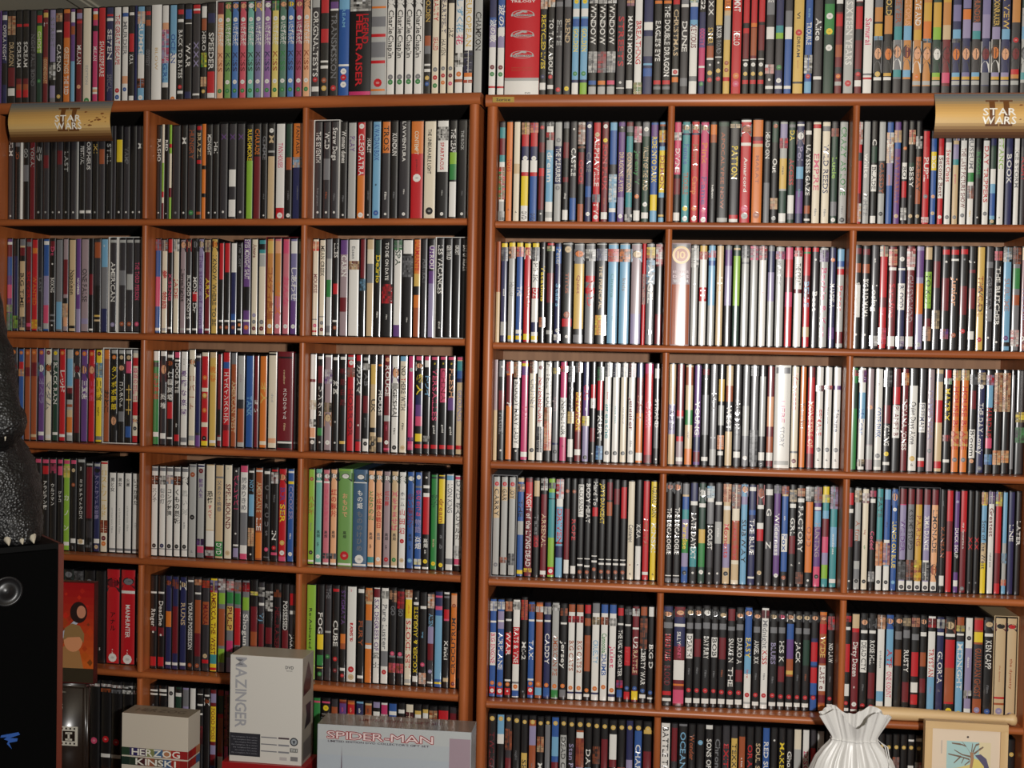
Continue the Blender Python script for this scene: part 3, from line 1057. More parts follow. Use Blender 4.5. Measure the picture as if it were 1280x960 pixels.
DATA['R51'] = r"""9.5 b #wB2-12 w22-24 w34-68 "p35-66 BIG ENGINE *o86 r90-97 *w94
10 b^100 #gw2-10 V12-30 w21-23 "w34-72 AIRPLANE *o87 r91-98 *w94
9.5 k #Oz2-12 w20-22 "w32-58 WAR r34-56 w82-84 *o87 r91-98 *w94
10.5 w #kw2-10 r28-66 "w29-65 RATS & VINE w70-72 g84-86 *o89 b93-99
9 k^102 #Or2-22 "w26-80 M:I-2 *g94
9.5 b^98 #Ok2-10 w18-20 "w40-60 TAXI *o85 w80-82 r89-97 *w92
10.5 O^98 o2-4 #Rw4-10 w18-20 *o85 s89-97
10 B^98 #wk4-12 w18-20 "w32-64 CADDY *o86 b89-98
10.5 G^98 #kw2-8 "O34-76 AMERICAN PIE *o87 n91-99
10 k^97 #Ok4-12 w19-21 "w38-68 Jersey *o86 g90-98
10 w^97 O0-8 #kr12-19 "O38-70 BIG CATS *o88 B92-94
10.5 w^97 O0-8 #kr12-19 "O38-72 BIG CATS 2 *o88 B92-94
9.5 k^97 r0-9 O14-22 O32-70 "O32-68 DOG *o90 w94-97
11 w^99 g0-10 #ek14-22 "s38-62 CRUELTY *o88 B92-94
10.5 w^98 b0-9 #Ok13-21 "n30-52 Cannonball "b52-74 DUMB *o86
10.5 w^98 b0-9 #kw14-22 "p42-66 Juliet *o89 B93-96
9 k^97 r2-10 w18-20 "w25-74 THE UGLY SHORTER #rv78-86 b88-96
9.5 k^96 #gk2-8 w18-20 r42-62 "r43-60 KANGA *b86 r90-98
10 R^97 #wk2-10 w22-24 "w30-46 U2 "e46-70 RATTLE *b86 y89-98 k72-88
10 k^97 O0-9 #kO12-44 "w44-82 LIBERTY WAR *b88 w92-96
9.5 k^97 w0-10 "w36-68 BIG D *b90 w95-97
"""
DATA['R52'] = r"""13 k B0-6 @zk4-13 g16-22 "r28-55 DREAD TALES "R60-80 BLOOD r86-90 w93-96
15.5 R B10-40 @zk2-11 w17-20 "w25-38 SILLY "p38-52 HONEY w54-74 o78-80 p84-98
10 k @ek2-11 g16-22 w27-52 "k29-50 DEATH "g56-74 film *r84 w92-97
10 k @zk2-11 g16-22 R32-50 "g54-74 film *r84 w92-97
11 k^101 @wk2-12 g16-22 "w30-52 DAY FURY "g56-78 film *r84 w92-97
9.5 k @gk2-12 g16-22 w30-50 "k31-49 BOB "g58-76 film *r84 w92-97
10.5 k @ek4-12 g16-22 R30-52 "O56-76 film *r85 w92-97
10.5 k R0-12 g18-22 "w30-54 SNAKE IN "w58-80 THE *r85 w92-97
10.5 k @zk4-12 g16-22 "w30-56 DARIO A R62-74 *r85 w92-97
10.5 b^101 @zb2-11 s48-66 w66-100 "y30-50 EASY "r54-78 love *r87 G94-96
10 k^98 @zk2-10 g16-22 "w30-54 ANGEL XX "g58-76 film *r86 w93-97
10.5 w^101 #kR2-10 "g12-40 Midnight "r42-56 KISS "g56-80 film *r87 G94-96
10.5 k^98 @ek2-10 g16-22 "V32-54 BLUES "g60-80 film *r86 w93-97
10 k^98 @pk2-10 g16-22 "w30-52 HIS K R56-72 *r87 w93-97
10.5 k^98 @zw2-10 b12-28 v28-48 O48-66 Y60-64 *r87 w93-97
9.5 k^98 @ek2-10 g16-22 "w30-52 JACK "g58-76 film *r87 w93-97
10 k^98 @eg2-10 g16-22 N28-54 "O56-76 film *r87 w93-97
10 B^98 k0-26 @zk2-10 r30-50 b50-54 r56-72 b72-84 *r87 w93-97 b88-100
10.5 O^99 o0-3 @zk4-10 r12-22 "Y24-46 WIDE R44-52 w54-80 "R56-78 LAST e R84-92 o94-100
9 k^97 #rg2-16 "w30-50 NO LAW "g54-80 film *r87 w93-97
"""
DATA['R53'] = r"""9 k #rk2-8 w13-16 r30-58 w70-82 *r89 w94-97
10.5 R e0-14 r14-18 "w28-62 Dirty Dozen "w66-80 e *w90 w95-97
10 k @zk4-14 w16-19 w26-58 "k28-56 DEAD CITY "g64-82 film *r91 w95-97
10 k @kg4-14 w16-19 "w26-50 ROSE HILL R58-84 *r92 w95-97
10.5 w #kz0-14 "g28-60 tradition s76-86 *o95
10.5 b @zk2-12 s14-50 w50-100 "r34-52 ATF "p56-82 ONE KOUNT *o96
10 k @zk2-11 g16-24 O34-50 *y96
10 k #ek2-10 g14-22 "w34-56 RUSTY R66-86 *y96
10.5 k #zR2-11 g18-24 r36-60 w66-76 r78-88 *y96
9 k @zk2-11 w16-20 O36-50 R62-76 *y95
10.5 w #kr2-11 k11-15 "r32-60 TRYSTAN s60-96 "V62-84 film *y94
10 B #kw2-11 w15-18 "w34-66 GLORIA "g70-76 d *y94
13.5 r k0-22 @eO2-16 w16-19 O50-84 k86-100 *y93
10.5 K O0-8 #yg8-14 w16-18 s24-94 "w26-72 MIDNIGHT *y95
10 w *K20 "g5-16 m V30-90 "w32-56 dance #kw72-80 *V96
12.5 O r2-12 y14-24 K26-80 "O30-78 GUARDIAN GHOST *V91
12 k @eg2-12 w15-18 "w22-50 KEN CAPP "g54-86 film *b92 w96-98
=2 slipcase e
14 e @kR5-13 "O34-76 the dynasty r78-80 O84-86 *V92
13 e @rk5-13 "O34-76 the dynasty *V96
"""
DATA['R61'] = r"""10.5 k *Y4 "R18-96 TWILIGHT ZONE
10 V s0-30 *Y4 w20-98 k30-56
9 K *Y4 #Ok14-36 R44-100
10 k *Y5 "g30-52 night R56-64
9 k *Y6 Y38-66 "k40-64 SEE
10 O *Y6 k0-4 V10-30 "g40-70 wound
9 k *Y6 #Oe20-36 "w44-90 MANIAC
8 g *Y6 k0-8 "k30-80 x
10 b *Y6 R46-66 s20-40 w66-70
9.5 k *Y6 G18-96 "k20-94 DEAD CAN WALK
9.5 k *Y6 "V26-72 Stan Power
10.5 O *Y6 k0-12 w14-20 #OR20-50 V50-100
9.5 k *Y6 "w28-50 DA s50-90
9.5 k *Y7 #Ok28-46 "y52-90 NIGHTFALL
9.5 k *Y7 R20-90 
10.5 k *Y7 w14-40 R40-48 "w48-90 THE HILL
9.5 k *Y7 #Or48-72
9.5 B *Y7 V40-100
10.5 b *Y7 k0-10 "w24-90 CHARIOTS OF
12 k Y8-12 R30-70 *Y7
"""
DATA['R62'] = r"""13 w "k4-90 BATTLE THE PLANETS
9 K R4-38 "g40-96 dragon
12 k g0-2 "s8-46 OCEAN "w50-90 film
10 k "O10-36 Wonder "g40-70 film
11 k *s18 #sk70-90
10.5 k w0-4 "w14-80 SONS OF THE EAST
10.5 k "g12-50 Chronic w62-72
10.5 K "r16-44 EXIT 
9.5 K Y12-60 "k14-58 TEKKEN w60-96
9.5 O k0-10 "w12-60 a kun
10 k "r14-44 ORA
9.5 k "e16-64 SOUL STONE
10 b "w14-50 RED SUN b50-100
9.5 k *w12 
9.5 k "y12-50 MAKEN "w60-90 m
9 k "w14-90 Ghostly sword
10.5 c G20-60
9.5 w "p12-60 DISCO
8 K r18-60
10 w "R12-60 ZERO N
9 k *O12
"""
DATA['R63'] = r"""9 w "p12-60 DUAL
9 k O10-20 
9 k *O12 w20-40
9 k *O12 w20-40
9 k *Y12
9 k *Y12
9 k *Y12 O24-36
9 k *Y12 #gO22-40
9 k *Y12
9 k w4-6 *Y12 w30-36 "w50-90 SAM
9 k w2-5 *Y12 #wr26-44 "w50-90 FUJI
9 w *r12 "R40-90 SEVEN
9 k *Y12 "w30-80 LONE
9 k *Y12
9 k *Y12 "g30-80 WOLF
9 R *Y12
9 k *Y12
9 k *Y12 "w30-80 BLADE
9 k *Y12
9 k *Y12 "w30-80 EDGE
10 k *Y14 R30-80
10 R *Y14 k30-80
10 k *Y14
"""
DATA['TL'] = r"""2.5 v
8 B w4-9 k55-78 "w14-52 OPERA NIGHT
11 k #eO5-25 R60-80 w82-90 "e33-58 DRAGON
9 k r14-17 R72-78 O78-84 r84-92 "w33-60 SCREAM
9 k r14-17 R72-78 O78-84 r84-92 "w33-60 SCREAM
9 K "g25-80 NIGHT FALL BOND
8.5 N r5-13 l16-45 "c22-45 GHOST *n75
8 R Y3-8 "w12-19 L O50-78 "e52-78 GORMENGHAST
9 V k55-80 #wk56-74 g93-98 "g8-40 STREET
9 k #eO4-13 w22-24 "w37-66 CASINO *Y92
10 o R4-13 r13-30 "c40-68 GREETINGS "w70-90 THE RED
7 v w3-14 O18-27 s55-100
9 R r12-15 V4-10 "w38-58 MULAN *z82
12 c *n97 "G60-80 EDITION
8 P w3-6 o6-12 k18-24 "w40-55 MULAN w83-90 z85-88
10 r "w35-72 SHAKESPEARE
10 B r7-9 w11-14 "w20-57 SE7EN "g70-88 SPECIAL
10 w "r8-60 THE GREAT ESCAPE w80-82 *r87 *b94
9 w b6-10 z72-80 *b86 "g15-50 MURDER
8 k w6-9 r28-47 "w50-60 KIRA w93-98
3 B
10 s #zw5-18 w50-75 #Ok75-85 "w18-60 SUMMER *w95
8 K r5-9 O14-20 "g45-62 ODYSSEY
13 w "e40-70 BLOW
9.5 w z18-25 #ps25-60 s60-80 k85-98 "b60-80 GIRL
10 s w50-100 s20-50 *o97 "b30-60 OCEAN
9 k r5-10 w15-18 *r85 w89-92 "w26-76 BACK TO BATES
10 k b5-15 w19-20 B90-97 "w40-65 WAR
10.5 K r0-9 w4-6 "V38-65 XXX w92-94
8 k w2-14 O15-27 "w28-48 HERO #yn50-65 #ze75-85 *Y90
11 k B10-20 r70-92 w92-97 "w30-68 SPEEDER "r70-90 TURBO
=6 slipcase w
9.3 U R0-12 *w18 "w22-45 いたずら天使 "O48-75 KISS *n91
9.3 H @zk0-10 *w18 "w22-45 いたずら天使 "N48-75 KISS *w82 *n91
9.3 J @zk0-10 *w18 "w22-45 いたずら天使 "B48-75 KISS *w82 *n91
9.3 L @zk0-10 *w18 "w22-45 いたずら天使 "R48-75 KISS *w82 *n91
9.3 M @wk0-10 *w18 "w22-45 いたずら天使 "N48-75 KISS *w82 *n91
9.3 T @zy0-10 *w18 "w22-45 いたずら天使 "K48-75 KISS *w82 *n91
=6 slipcase w
9.5 Q @wk0-10 *w18 "w22-45 いたずら天使 "B48-75 KISS *w82 *n91
9.5 S #ng0-10 *w18 "w22-45 いたずら天使 "O48-75 KISS *w82 *n91
9.5 X @zk0-10 *w18 "w22-45 いたずら天使 "n48-75 KISS *w82 *n91
9.5 J @yk0-10 *w18 "w22-45 いたずら天使 "B48-75 KISS *w82 *n91
9.5 W @zr0-10 *w18 "w22-45 いたずら天使 "R48-75 KISS *w82 *n91
9.5 U @zk0-10 *w18 "w22-45 いたずら天使 "O48-75 KISS *w82 *n91
10.5 K G0-8 "w12-52 ORIGINAL "w52-78 TESTS *r81 w88-93
11 k r0-14 r30-44 w62-64 w67-70 *O82 *Y90
11.5 k v3-10 w10-12 "g15-80 TRANSMISSION *r90
12.5 b s0-12 b60-100 "s5-30 DREAM w66-68 *w73 *r79 *w86
26 box k #kw0-14 P93-100 "r17-88 HELLRAISER "r17-46 LEGEND
17 G g20-30 g45-60 o10-12 r37-40 r63-66 *r85 o91-93
=4 slipcase w
10.7 w @wk0-12 "k14-38 Charlie "k39-62 Chaplin w82-84 *g81 *n86
10.7 w @wk0-12 "k14-38 Charlie "k39-62 Chaplin w82-84 *g81 *n86
10.7 w @wk0-12 "k14-38 Charlie "k39-62 Chaplin w82-84 *g81 *n86
10.7 w @wk0-12 "k14-38 Charlie "k39-62 Chaplin w82-84 *g81 *n86
9 k O40-50 g50-58 w68-70 w73-76 *Y82 *b88 "Y0-26 GOLDEN
9.5 c "r0-26 FRAILTY "r42-55 SEALED *g74 *r82 *n90
8.5 c "B0-38 HEARTFELT "K44-60 HAVEN *g73 *r80 *o87
8.5 c k0-8 "k32-42 JAZ *g73 *R80 *p88
10.5 w "s5-38 しずく花 "p40-50 花 #kw58-72 *o79 O84-87
11 w "Y5-52 EUROPEAN #kB56-78 o78-82 #Or85-88
11 G "k18-56 CHAMPION
"""
DATA['TR'] = r"""10.5 w B0-20 b20-28 w50-100 V28-50 "w22-45 波の歌 *R70 *n77 r89-91
10.5 w b0-30 V38-50 "w6-40 波の歌 *R70 *n77 r89-91
=1 emblem r
44 box r w83-100 G80-83
9.5 k #zw0-12 "y18-72 RECYCLED LIVES *B80 w86-93
9.5 k #zw0-10 "w22-78 TO TALK ABOUT *r80 w88-92
10.5 K g5-10 "G20-52 ELITE *r93
10.5 K g3-10 "e22-46 BLEND *y92
10.2 s *y5 w12-20 b22-30 "y32-55 GOLDEN *n77 B83-86 w86-100
10.8 s *y5 w12-20 b22-30 "y32-55 GOLDEN *n77 B83-86 l86-100
11.5 k #gw0-7 "w8-48 WINDOW #gw55-76 b84-88 G90-98
11.5 k #gw0-7 "w8-48 WINDOW #gr55-76 o84-88 G90-98
11.5 k #gw0-7 "w8-48 WINDOW #gw55-76 p84-88 G90-98
12 K "r20-70 STREETS *w86 w91-92
10 k #zv2-10 "w20-68 MAN IN MOON w84-92
11 w g0-3 "r25-68 BREATHING #en86-100
13 B w26-34 g40-60 s67-69 b72-80
11 k n0-3 o5-8 "w25-65 EAGLE'S EYE r84-88 g90-93
11.5 k n0-3 o5-8 "w10-80 THE DOUBLE DRAGON r84-88 g90-93
10 k r4-9 "e14-60 CHRISTMAS *r76 w73-79 o81-86
11 K g0-9 w9-12 "w24-58 DUNE g82-90
11.5 w #ys0-7 w9-11 b11-24 s24-30 "R28-52 XEVIOUS g80-85
9.5 B k0-17 v33-52 P52-85 "w1-16 G2 "p33-50 ODDITY w70-72 *n88
10.5 K "w5-20 XX k40-46 O50-62 w62-64 *w69 *Y77 *r84 "Y32-48 SINNER
10 k Y0-30 "w31-43 BIKER "g45-58 ROAD w61-62 *w67 *Y75 *r83
10 Y o0-15 e15-20 G20-44 *O67 *O74 r81-85 "O2-12 ARM
13.5 r "w1-17 TMNT "w36-50 HELLO *o80 *p88
9.3 R r5-30 k28-33 r33-38 k63-100 w64-65 *w69 *Y78 r84-88
9.3 R r5-28 o28-32 O33-60 k63-100 w63-64 *w69 *Y78 r84-88
9.3 r k27-63 R30-55 k63-100 w63-64 *w69 *Y78 r84-88
11.5 K g0-20 "w0-8 LIFE w32-44 #rw69-78 *w84 w90-93
11 B "w0-6 B t31-38 l38-44 K44-75 *n72 *w85 w90-93
10.5 b K0-16 g16-32 w32-44 w90-93
14 Y w0-4 "k15-27 VI *r38 "k42-62 DREAM "O63-75 special K86-88
10.5 b "s10-28 little "w28-50 TROUBLE #wk60-78 *r81 s86-97
12 K "w24-46 Alice w81-84
14 N n10-40 *w22 *y37 *w53
10 R w3-10 k10-18 r20-32 O50-62 K72-78 *o81 G86-90
13.5 G "w8-70 SIXTEEN YEARS *r88
10 R w3-8 k9-13 r13-35 K35-46 K74-78 *r79 w85-91
12.5 w g0-3 "p24-50 Samurai g78-80 r82-84
=18 bond k
11.5 k g0-14 A14-28 D30-42 #gs42-46 @zg46-78 *Y79 w82-85
11.5 k "Y0-22 GOLD A22-40 k43-47 @ok47-78 D78-81 w82-85
11.5 g "O2-30 NEVER t33-46 @zw46-75 t75-82 K84-100
11.5 A s32-46 @Rg46-75 s75-82 "z0-32 OCTOPUS K84-100
11.5 A "w5-32 LIVE AND D36-46 @zw47-78 *o82 G86-90 K91-100
11.5 A D10-28 o28-45 #ks45-49 @zk48-78 A79-83 G86-90 K91-100
11.5 N D10-34 l34-46 @wk48-78 l78-85 D82-85 G86-90 K91-100
11.5 R D0-10 A10-32 e32-46 @Rk48-78 p78-88 K91-100
11.5 B T12-28 s36-45 #kg45-49 @ok48-78 s78-82 D82-85 G86-90 K91-100
11.5 B T0-16 o17-27 V27-45 @zk48-78 T78-82 D82-85 G86-90 K91-100
11.5 K "O2-30 THUNDER V30-38 t38-46 @zk48-78 s78-82 D82-85 G86-90 K91-100
11.5 B T8-22 V22-45 @Rw48-78 g78-90 K91-100
11.5 k B0-10 "Y3-33 MOONRAKER V34-46 @ow46-78 V78-82 D82-85 G86-90 K91-100
11.5 B "Y2-36 A VIEW s36-46 @zB48-78 V78-82 D82-85 G86-90 K91-100
11.5 K A6-30 *r47 @Rk50-75 r75-80 A80-84 G86-90 K91-100
11.5 G N0-16 "g3-30 SPY s34-46 @gk48-78 t78-85 K88-100
11.5 A k0-6 "Y3-34 LICENCE o36-45 @zo48-78 A78-85 K91-100
11.5 A R20-40 @zk48-78 A78-85 G86-90 K91-100
"""

# ------------------------------------------------------------------ the room
wall_m = mat('matt painted wall', (168, 158, 138), 0.85)
ceil_m = mat('matt ceiling paint', (196, 190, 172), 0.9)
floor_m = wood('floor boards', 0, (80, 58, 44), (110, 84, 62), rough=0.5, scale=0.3)
def slab(name, x0, x1, y0, y1, z0, z1, m):
    b = MB(); b.box(x0, x1, y0, y1, z0, z1)
    return tag(b.build(name, [m], ink=False), kind='structure')
FLOORZ = -0.72
slab('floor', -2.6, 2.6, -3.4, 0.4, FLOORZ - 0.05, FLOORZ, floor_m)
slab('wall_back', -2.6, 2.6, 0.26, 0.36, FLOORZ, 1.80, wall_m)
slab('ceiling', -2.6, 2.6, -3.4, 0.36, 1.705, 1.76, ceil_m)
slab('wall_left', -2.7, -2.6, -3.4, 0.36, FLOORZ, 1.76, wall_m)
slab('wall_right', 2.6, 2.7, -3.4, 0.36, FLOORZ, 1.76, wall_m)
b = MB()
b.box(-0.93, -0.905, -3.4, 0.26, 1.698, 1.705)
b.box(-0.90, -0.893, -3.4, 0.26, 1.7005, 1.705)
tag(b.build('trim_1', [ceil_m], ink=False), kind='structure')

# ------------------------------------------------------------------ the bookcases
def round_profile(y0, y1, t0, t1, n=6):
    """board section: rounded nose at y0"""
    r = (t1 - t0) / 2; c = (t0 + t1) / 2
    q = min(r * 0.9, 0.008)
    pts = []
    for i in range(n + 1):
        a = -math.pi / 2 + math.pi * i / n
        pts.append((y0 + q - q * math.cos(a), c + r * math.sin(a)))
    pts += [(y1, t1), (y1, t0)]
    return pts                                   # (y, t), from lower nose edge to upper, then back

def board_x(name, x0, x1, y0, y1, z0, z1, m, parent, nose=True):
    b = MB(); p = round_profile(y0, y1, z0, z1) if nose else [(y0, z0), (y0, z1), (y1, z1), (y1, z0)]
    A = [(x0, y, z) for y, z in p]; B = [(x1, y, z) for y, z in p]
    b.grid([A, B], close=True, sm=False)
    b.poly(A); b.poly(list(reversed(B)))
    for i in range(6 if nose else 0): b.s[i] = True
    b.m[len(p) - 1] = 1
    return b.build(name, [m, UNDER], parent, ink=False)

def board_z(name, z0, z1, y0, y1, x0, x1, m, parent):
    b = MB(); p = round_profile(y0, y1, x0, x1)
    A = [(x, y, z0) for y, x in p]; B = [(x, y, z1) for y, x in p]
    b.grid([B, A], close=True, sm=False)
    b.poly(B); b.poly(list(reversed(A)))
    for i in range(6): b.s[i] = True
    return b.build(name, [m], parent, ink=False)

def bookcase(x_left, shelves, M, label):
    root = empty('bookcase')
    root.matrix_world = M @ Matrix.Translation((0, 0, TOPZ))
    tag(root, label, 'bookcase', 'tall wooden bookcases side by side')
    xr = x_left + 3 * BW
    o = 0.0095; back = 0.150
    zb = shelves[6]
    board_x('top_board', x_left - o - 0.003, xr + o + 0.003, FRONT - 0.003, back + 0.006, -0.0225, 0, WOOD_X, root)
    for i in (0, 3):
        board_z('upright', FLOORZ - TOPZ + 0.001, -0.0227, FRONT, back, x_left + i * BW - o, x_left + i * BW + o, WOOD_Z, root)
    for i in range(1, 7):
        z = shelves[i]
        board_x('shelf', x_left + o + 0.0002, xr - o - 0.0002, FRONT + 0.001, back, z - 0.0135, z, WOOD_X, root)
        zt = -0.0227 if i == 1 else shelves[i - 1] - 0.0137
        for k in (1, 2):
            board_z('divider', z + 0.0002, zt, FRONT, back, x_left + k * BW - 0.0062, x_left + k * BW + 0.0062, WOOD_Z, root)
    b = MB(); b.box(x_left - o, xr + o, back + 0.0005, back + 0.0055, FLOORZ - TOPZ + 0.001, -0.023)
    b.build('back_panel', [WOOD_BACK], root, ink=False)
    b = MB(); b.box(x_left + o + 0.001, xr - o - 0.001, FRONT + 0.012, back - 0.001, FLOORZ - TOPZ + 0.001, zb - 0.014)
    b.build('base_cabinet', [WOOD_X], root, ink=False)
    return root
case_L = bookcase(-3 * BW, SHELF_L, MATL, 'brown wooden bookcase with a red furred figure')
case_L['label'] = 'left cherry wood bookcase, with the two white boxes and the black speaker before it'
case_R = bookcase(0.0, SHELF_R, MATR, 'right cherry wood bookcase, with a small brass name plate on its top board')
plate_m = mat('brass plate', (186, 158, 84), 0.35, metal=0.7)
ink_m = mat('engraved lettering', attr=True, rough=0.5)
b = MB(); b.box(0.001, 0.041, FRONT - 0.0046, FRONT - 0.0028, -0.0165, -0.0065)
pl = b.build('name_plate', [plate_m], case_R, ink=False)
b = MB(); put_text(b, 'Sorice', lambda u, v: (0.021 + u, FRONT - 0.0048, -0.0115 + v), 0.026, 0.0052, LIN['k'])
b.build('plate_lettering', [ink_m], pl)

# ------------------------------------------------------------------ fill the bays
GLOSS = []
queue = []                                     # every disc case and box, before it is decided how it is built
slips = []
def fill(bay, x0, x1, zfloor, M, setback=lambda t: 0.0):
    rows = []
    pend = None
    for line in DATA[bay].strip().split('\n'):
        line = line.strip()
        if line.startswith('='):
            _, kind, *rest = ('x ' + line[1:]).split()[0:1] + line[1:].split()[1:2] + line[1:].split()[2:]
            pend = [int(line[1:].split()[0]), kind, rest[0] if rest else 'k']
            rows.append(('open', pend)); continue
        rows.append(('case', parse(line)))
    T = 0.0016
    n_extra = sum(2 for k, d in rows if k == 'open' and d[1] == 'slipcase')
    tot = sum(d['w'] for k, d in rows if k == 'case')
    gap = 0.00025
    ncase = sum(1 for k, d in rows if k == 'case')
    avail = (x1 - x0) - n_extra * T - ncase * gap
    sc = avail / tot
    x = x0
    idx = 0
    left = 0; slip = None; deco = None
    for k, d in rows:
        if k == 'open':
            if d[1] == 'slipcase':
                slip = [x, d[2]]; left = d[0]; x += T
            elif d[1] in ('emblem', 'tenbox'):
                deco = d[1]
            continue
        w = d['w'] * sc
        idx += 1
        h = CH * d['hf'] if not d['hf'] == 1.0 else CH - random.Random(idx * 31 + ord(bay[1])).choice([0, 0, 0.0006, 0.0012, 0])
        t = (x + w / 2 - x0) / (x1 - x0)
        yy = setback(t)
        inslip = slip is not None
        if inslip: h = CH - 0.0005
        if bay == 'TL': h *= 1.025
        queue.append(dict(d=d, w=w, h=h, M=M @ Matrix.Translation((x + w / 2 + gap / 2, yy, zfloor + (T if inslip else 0.0002))), bay=bay, idx=idx, deco=deco, slip=inslip, x=x))
        deco = None
        x += w + gap
        if slip is not None:
            left -= 1
            slip.append(yy)
            if left == 0:
                slips.append((slip[0], x + T, sum(slip[2:]) / len(slip[2:]), zfloor + 0.0001, M, slip[1], bay))
                x += T; slip = None

rr = random.Random(3)
def sb(amp, slope=0.0):
    return lambda t: rr.uniform(-amp, amp) + slope * (t - 0.5)
for row in range(1, 7):
    for col in range(1, 4):
        sl = 0.012 if row in (3, 4, 5) else 0.004
        a = -3 * BW + (col - 1) * BW + (0.0102 if col == 1 else 0.0068)
        e = -3 * BW + col * BW - (0.0102 if col == 3 else 0.0068)
        fill(f'L{row}{col}', a, e, TOPZ + SHELF_L[row], MATL, sb(0.0012, sl))
        a = (col - 1) * BW + (0.0102 if col == 1 else 0.0068)
        e = col * BW - (0.0102 if col == 3 else 0.0068)
        fill(f'R{row}{col}', a, e, TOPZ + SHELF_R[row], MATR, sb(0.0012, sl))
fill('TL', -3 * BW - 0.012, 0.008, TOPZ, MATL, sb(0.001, 0))
fill('TR', -0.0135, 3 * BW + 0.012, TOPZ, MATR, sb(0.001, 0))

# the 300 cases that show largest are built one by one, the rest as one mass
CAM = Vector((0.25326, -2.10306, 0.96417))
def shows(q):
    c = q['M'].translation
    v = c - CAM
    depth = v.dot(Vector((R[0][1], R[1][1], R[2][1])))
    a = q['w'] * q['h'] / depth ** 2
    bay = q['bay']
    f = 1.0
    if bay[0] == 'T': f = 0.95
    if bay[1] == '6': f = 0.4
    if bay in ('L61', 'L62', 'L63', 'R63'): f = 0.12
    if bay in ('L31', 'L41') and q['idx'] < 6: f = 0.2
    if bay == 'L51' and q['idx'] < 11: f = 0.1
    if bay in ('L11',): f = 0.75
    if bay == 'R13' and q['idx'] > 21: f = 0.0
    if bay == 'R33' and q['idx'] > 20: f = 0.1
    if q['d']['w'] < 6: f *= 0.5
    if q['d']['box'] or q['d']['w'] > 17: f = 1e-9
    return a * f
boxes = [q for q in queue if q['d']['box'] or q['d']['w'] > 17]
order = sorted((q for q in queue if q not in boxes), key=shows, reverse=True)
single, mass = order[:300], order[300:]

def describe(q):
    d = q['d']
    area = {}
    span = [d['base']] * 100
    for c, a, b in d['bands']:
        for i in range(int(a), min(100, int(b))): span[i] = c
    for k, a, b, p, r in d['pics']:
        for i in range(int(p), min(100, int(r))): span[i] = '#'
    for c in span: area[c] = area.get(c, 0) + 1
    area.pop('#', None)
    rank = sorted(area.items(), key=lambda t: -t[1])
    main = NAMES[rank[0][0]]
    if len(rank) > 1 and rank[1][1] >= 22: main += ' and ' + NAMES[rank[1][0]]
    t = max(d['txt'], key=lambda t: t[3] - t[2], default=None)
    extra = ''
    if t and t[3] - t[2] > 8: extra = f' with {NAMES[t[1]]} lettering'
    elif d['pics']: extra = ' with small picture' if d['pics'][0][3] < 50 else ' with low picture'
    return main, extra

def label_case(q, noun):
    main, extra = describe(q)
    n = ORD[q['idx'] - 1]
    bay = q['bay']
    if bay[0] == 'T':
        side = 'left' if bay == 'TL' else 'right'
        s = f'{main} {noun}{extra}, {n} from left on top of {side} bookcase'
    else:
        side = 'left' if bay[0] == 'L' else 'right'
        s = f"{main} {noun}{extra}, {n} in {side} bookcase's {ROWN[int(bay[1])]} shelf, {COLN[int(bay[2])]} bay"
    return s

def flatness(q):
    return q['d']['box'] and q['deco'] != 'tenbox' or q['d']['w'] < 6 or q['bay'] in ('TL',) and q['d']['w'] > 12

def body_mat(q):
    b = q['d']['base']
    return PLASTIC['w'] if b in 'wc' and q['d']['w'] < 5 else PLASTIC['k']

def emblem(pm, w, h, z):
    """oval badge with a bone-like arch and a banner"""
    s = LIN['G']
    y = -0.0006
    def el(cx, cz, rx, rz, c, l, a0=0, a1=2 * math.pi, n=16):
        pm.poly([(cx + rx * math.cos(a0 + (a1 - a0) * i / n), y - l, cz + rz * math.sin(a0 + (a1 - a0) * i / n)) for i in range(n)], c)
    el(0, z, w * .33, h * .038, s, 0); el(0, z, w * .30, h * .034, LIN['r'], .00005)
    pts = [(-.24, -.01), (-.2, .012), (-.1, .02), (-.02, .034), (.06, .036), (.14, .026), (.1, .02), (.15, .016), (.06, .012), (.0, .018), (-.08, .006), (-.18, .0)]
    pm.poly([(px * w, y - .0001, z + pz * h) for px, pz in pts], s)
    pm.quad((-w * .34, y - .0002, z - h * .022), (w * .34, y - .0002, z - h * .022), (w * .34, y - .0002, z - h * .004), (-w * .34, y - .0002, z - h * .004), s)
    put_text(pm, 'JURASSIC PARK', lambda u, v: (u, y - .0003, z - h * .013 + v), w * .6, h * .012, LIN['R'])

def decorate(q, pm):
    w, h = q['w'], q['h']
    if q['deco'] == 'emblem':
        for z in (.83, .63, .43): emblem(pm, w, h, h * z)
        put_text(pm, 'TRILOGY', lambda u, v: (u, -.0006, h * .955 + v), w * .72, h * .022, LIN['w'])
        for z in (.30, .275): put_text(pm, 'JURASSIC PARK  THE LOST WORLD', lambda u, v: (u, -.0006, h * z + v), w * .6, h * .008, LIN['O'])
        put_text(pm, 'DVD', lambda u, v: (w * .18 + u, -.0006, h * .05 + v), w * .16, h * .016, LIN['K'])
    if q['deco'] == 'tenbox':
        z = h * .885
        for r, c, l in ((.46, 'Y', 0), (.38, 'e', .00005), (.33, 'O', .0001)):
            pm.poly([(r * w * math.cos(t * math.pi / 12), -.0006 - l, z + r * w * math.sin(t * math.pi / 12)) for t in range(24)], LIN[c])
        put_text(pm, '10', lambda u, v: (u, -.0009, z + v), w * .42, w * .36, LIN['Y'])
        for i in range(3): put_text(pm, ['RESERVOIR', 'DOGS', 'TENTH YEAR'][i], lambda u, v: (u, -.0006, h * (.72 - .045 * i) + v), w * .8, h * .025, LIN['R' if i < 2 else 'K'])

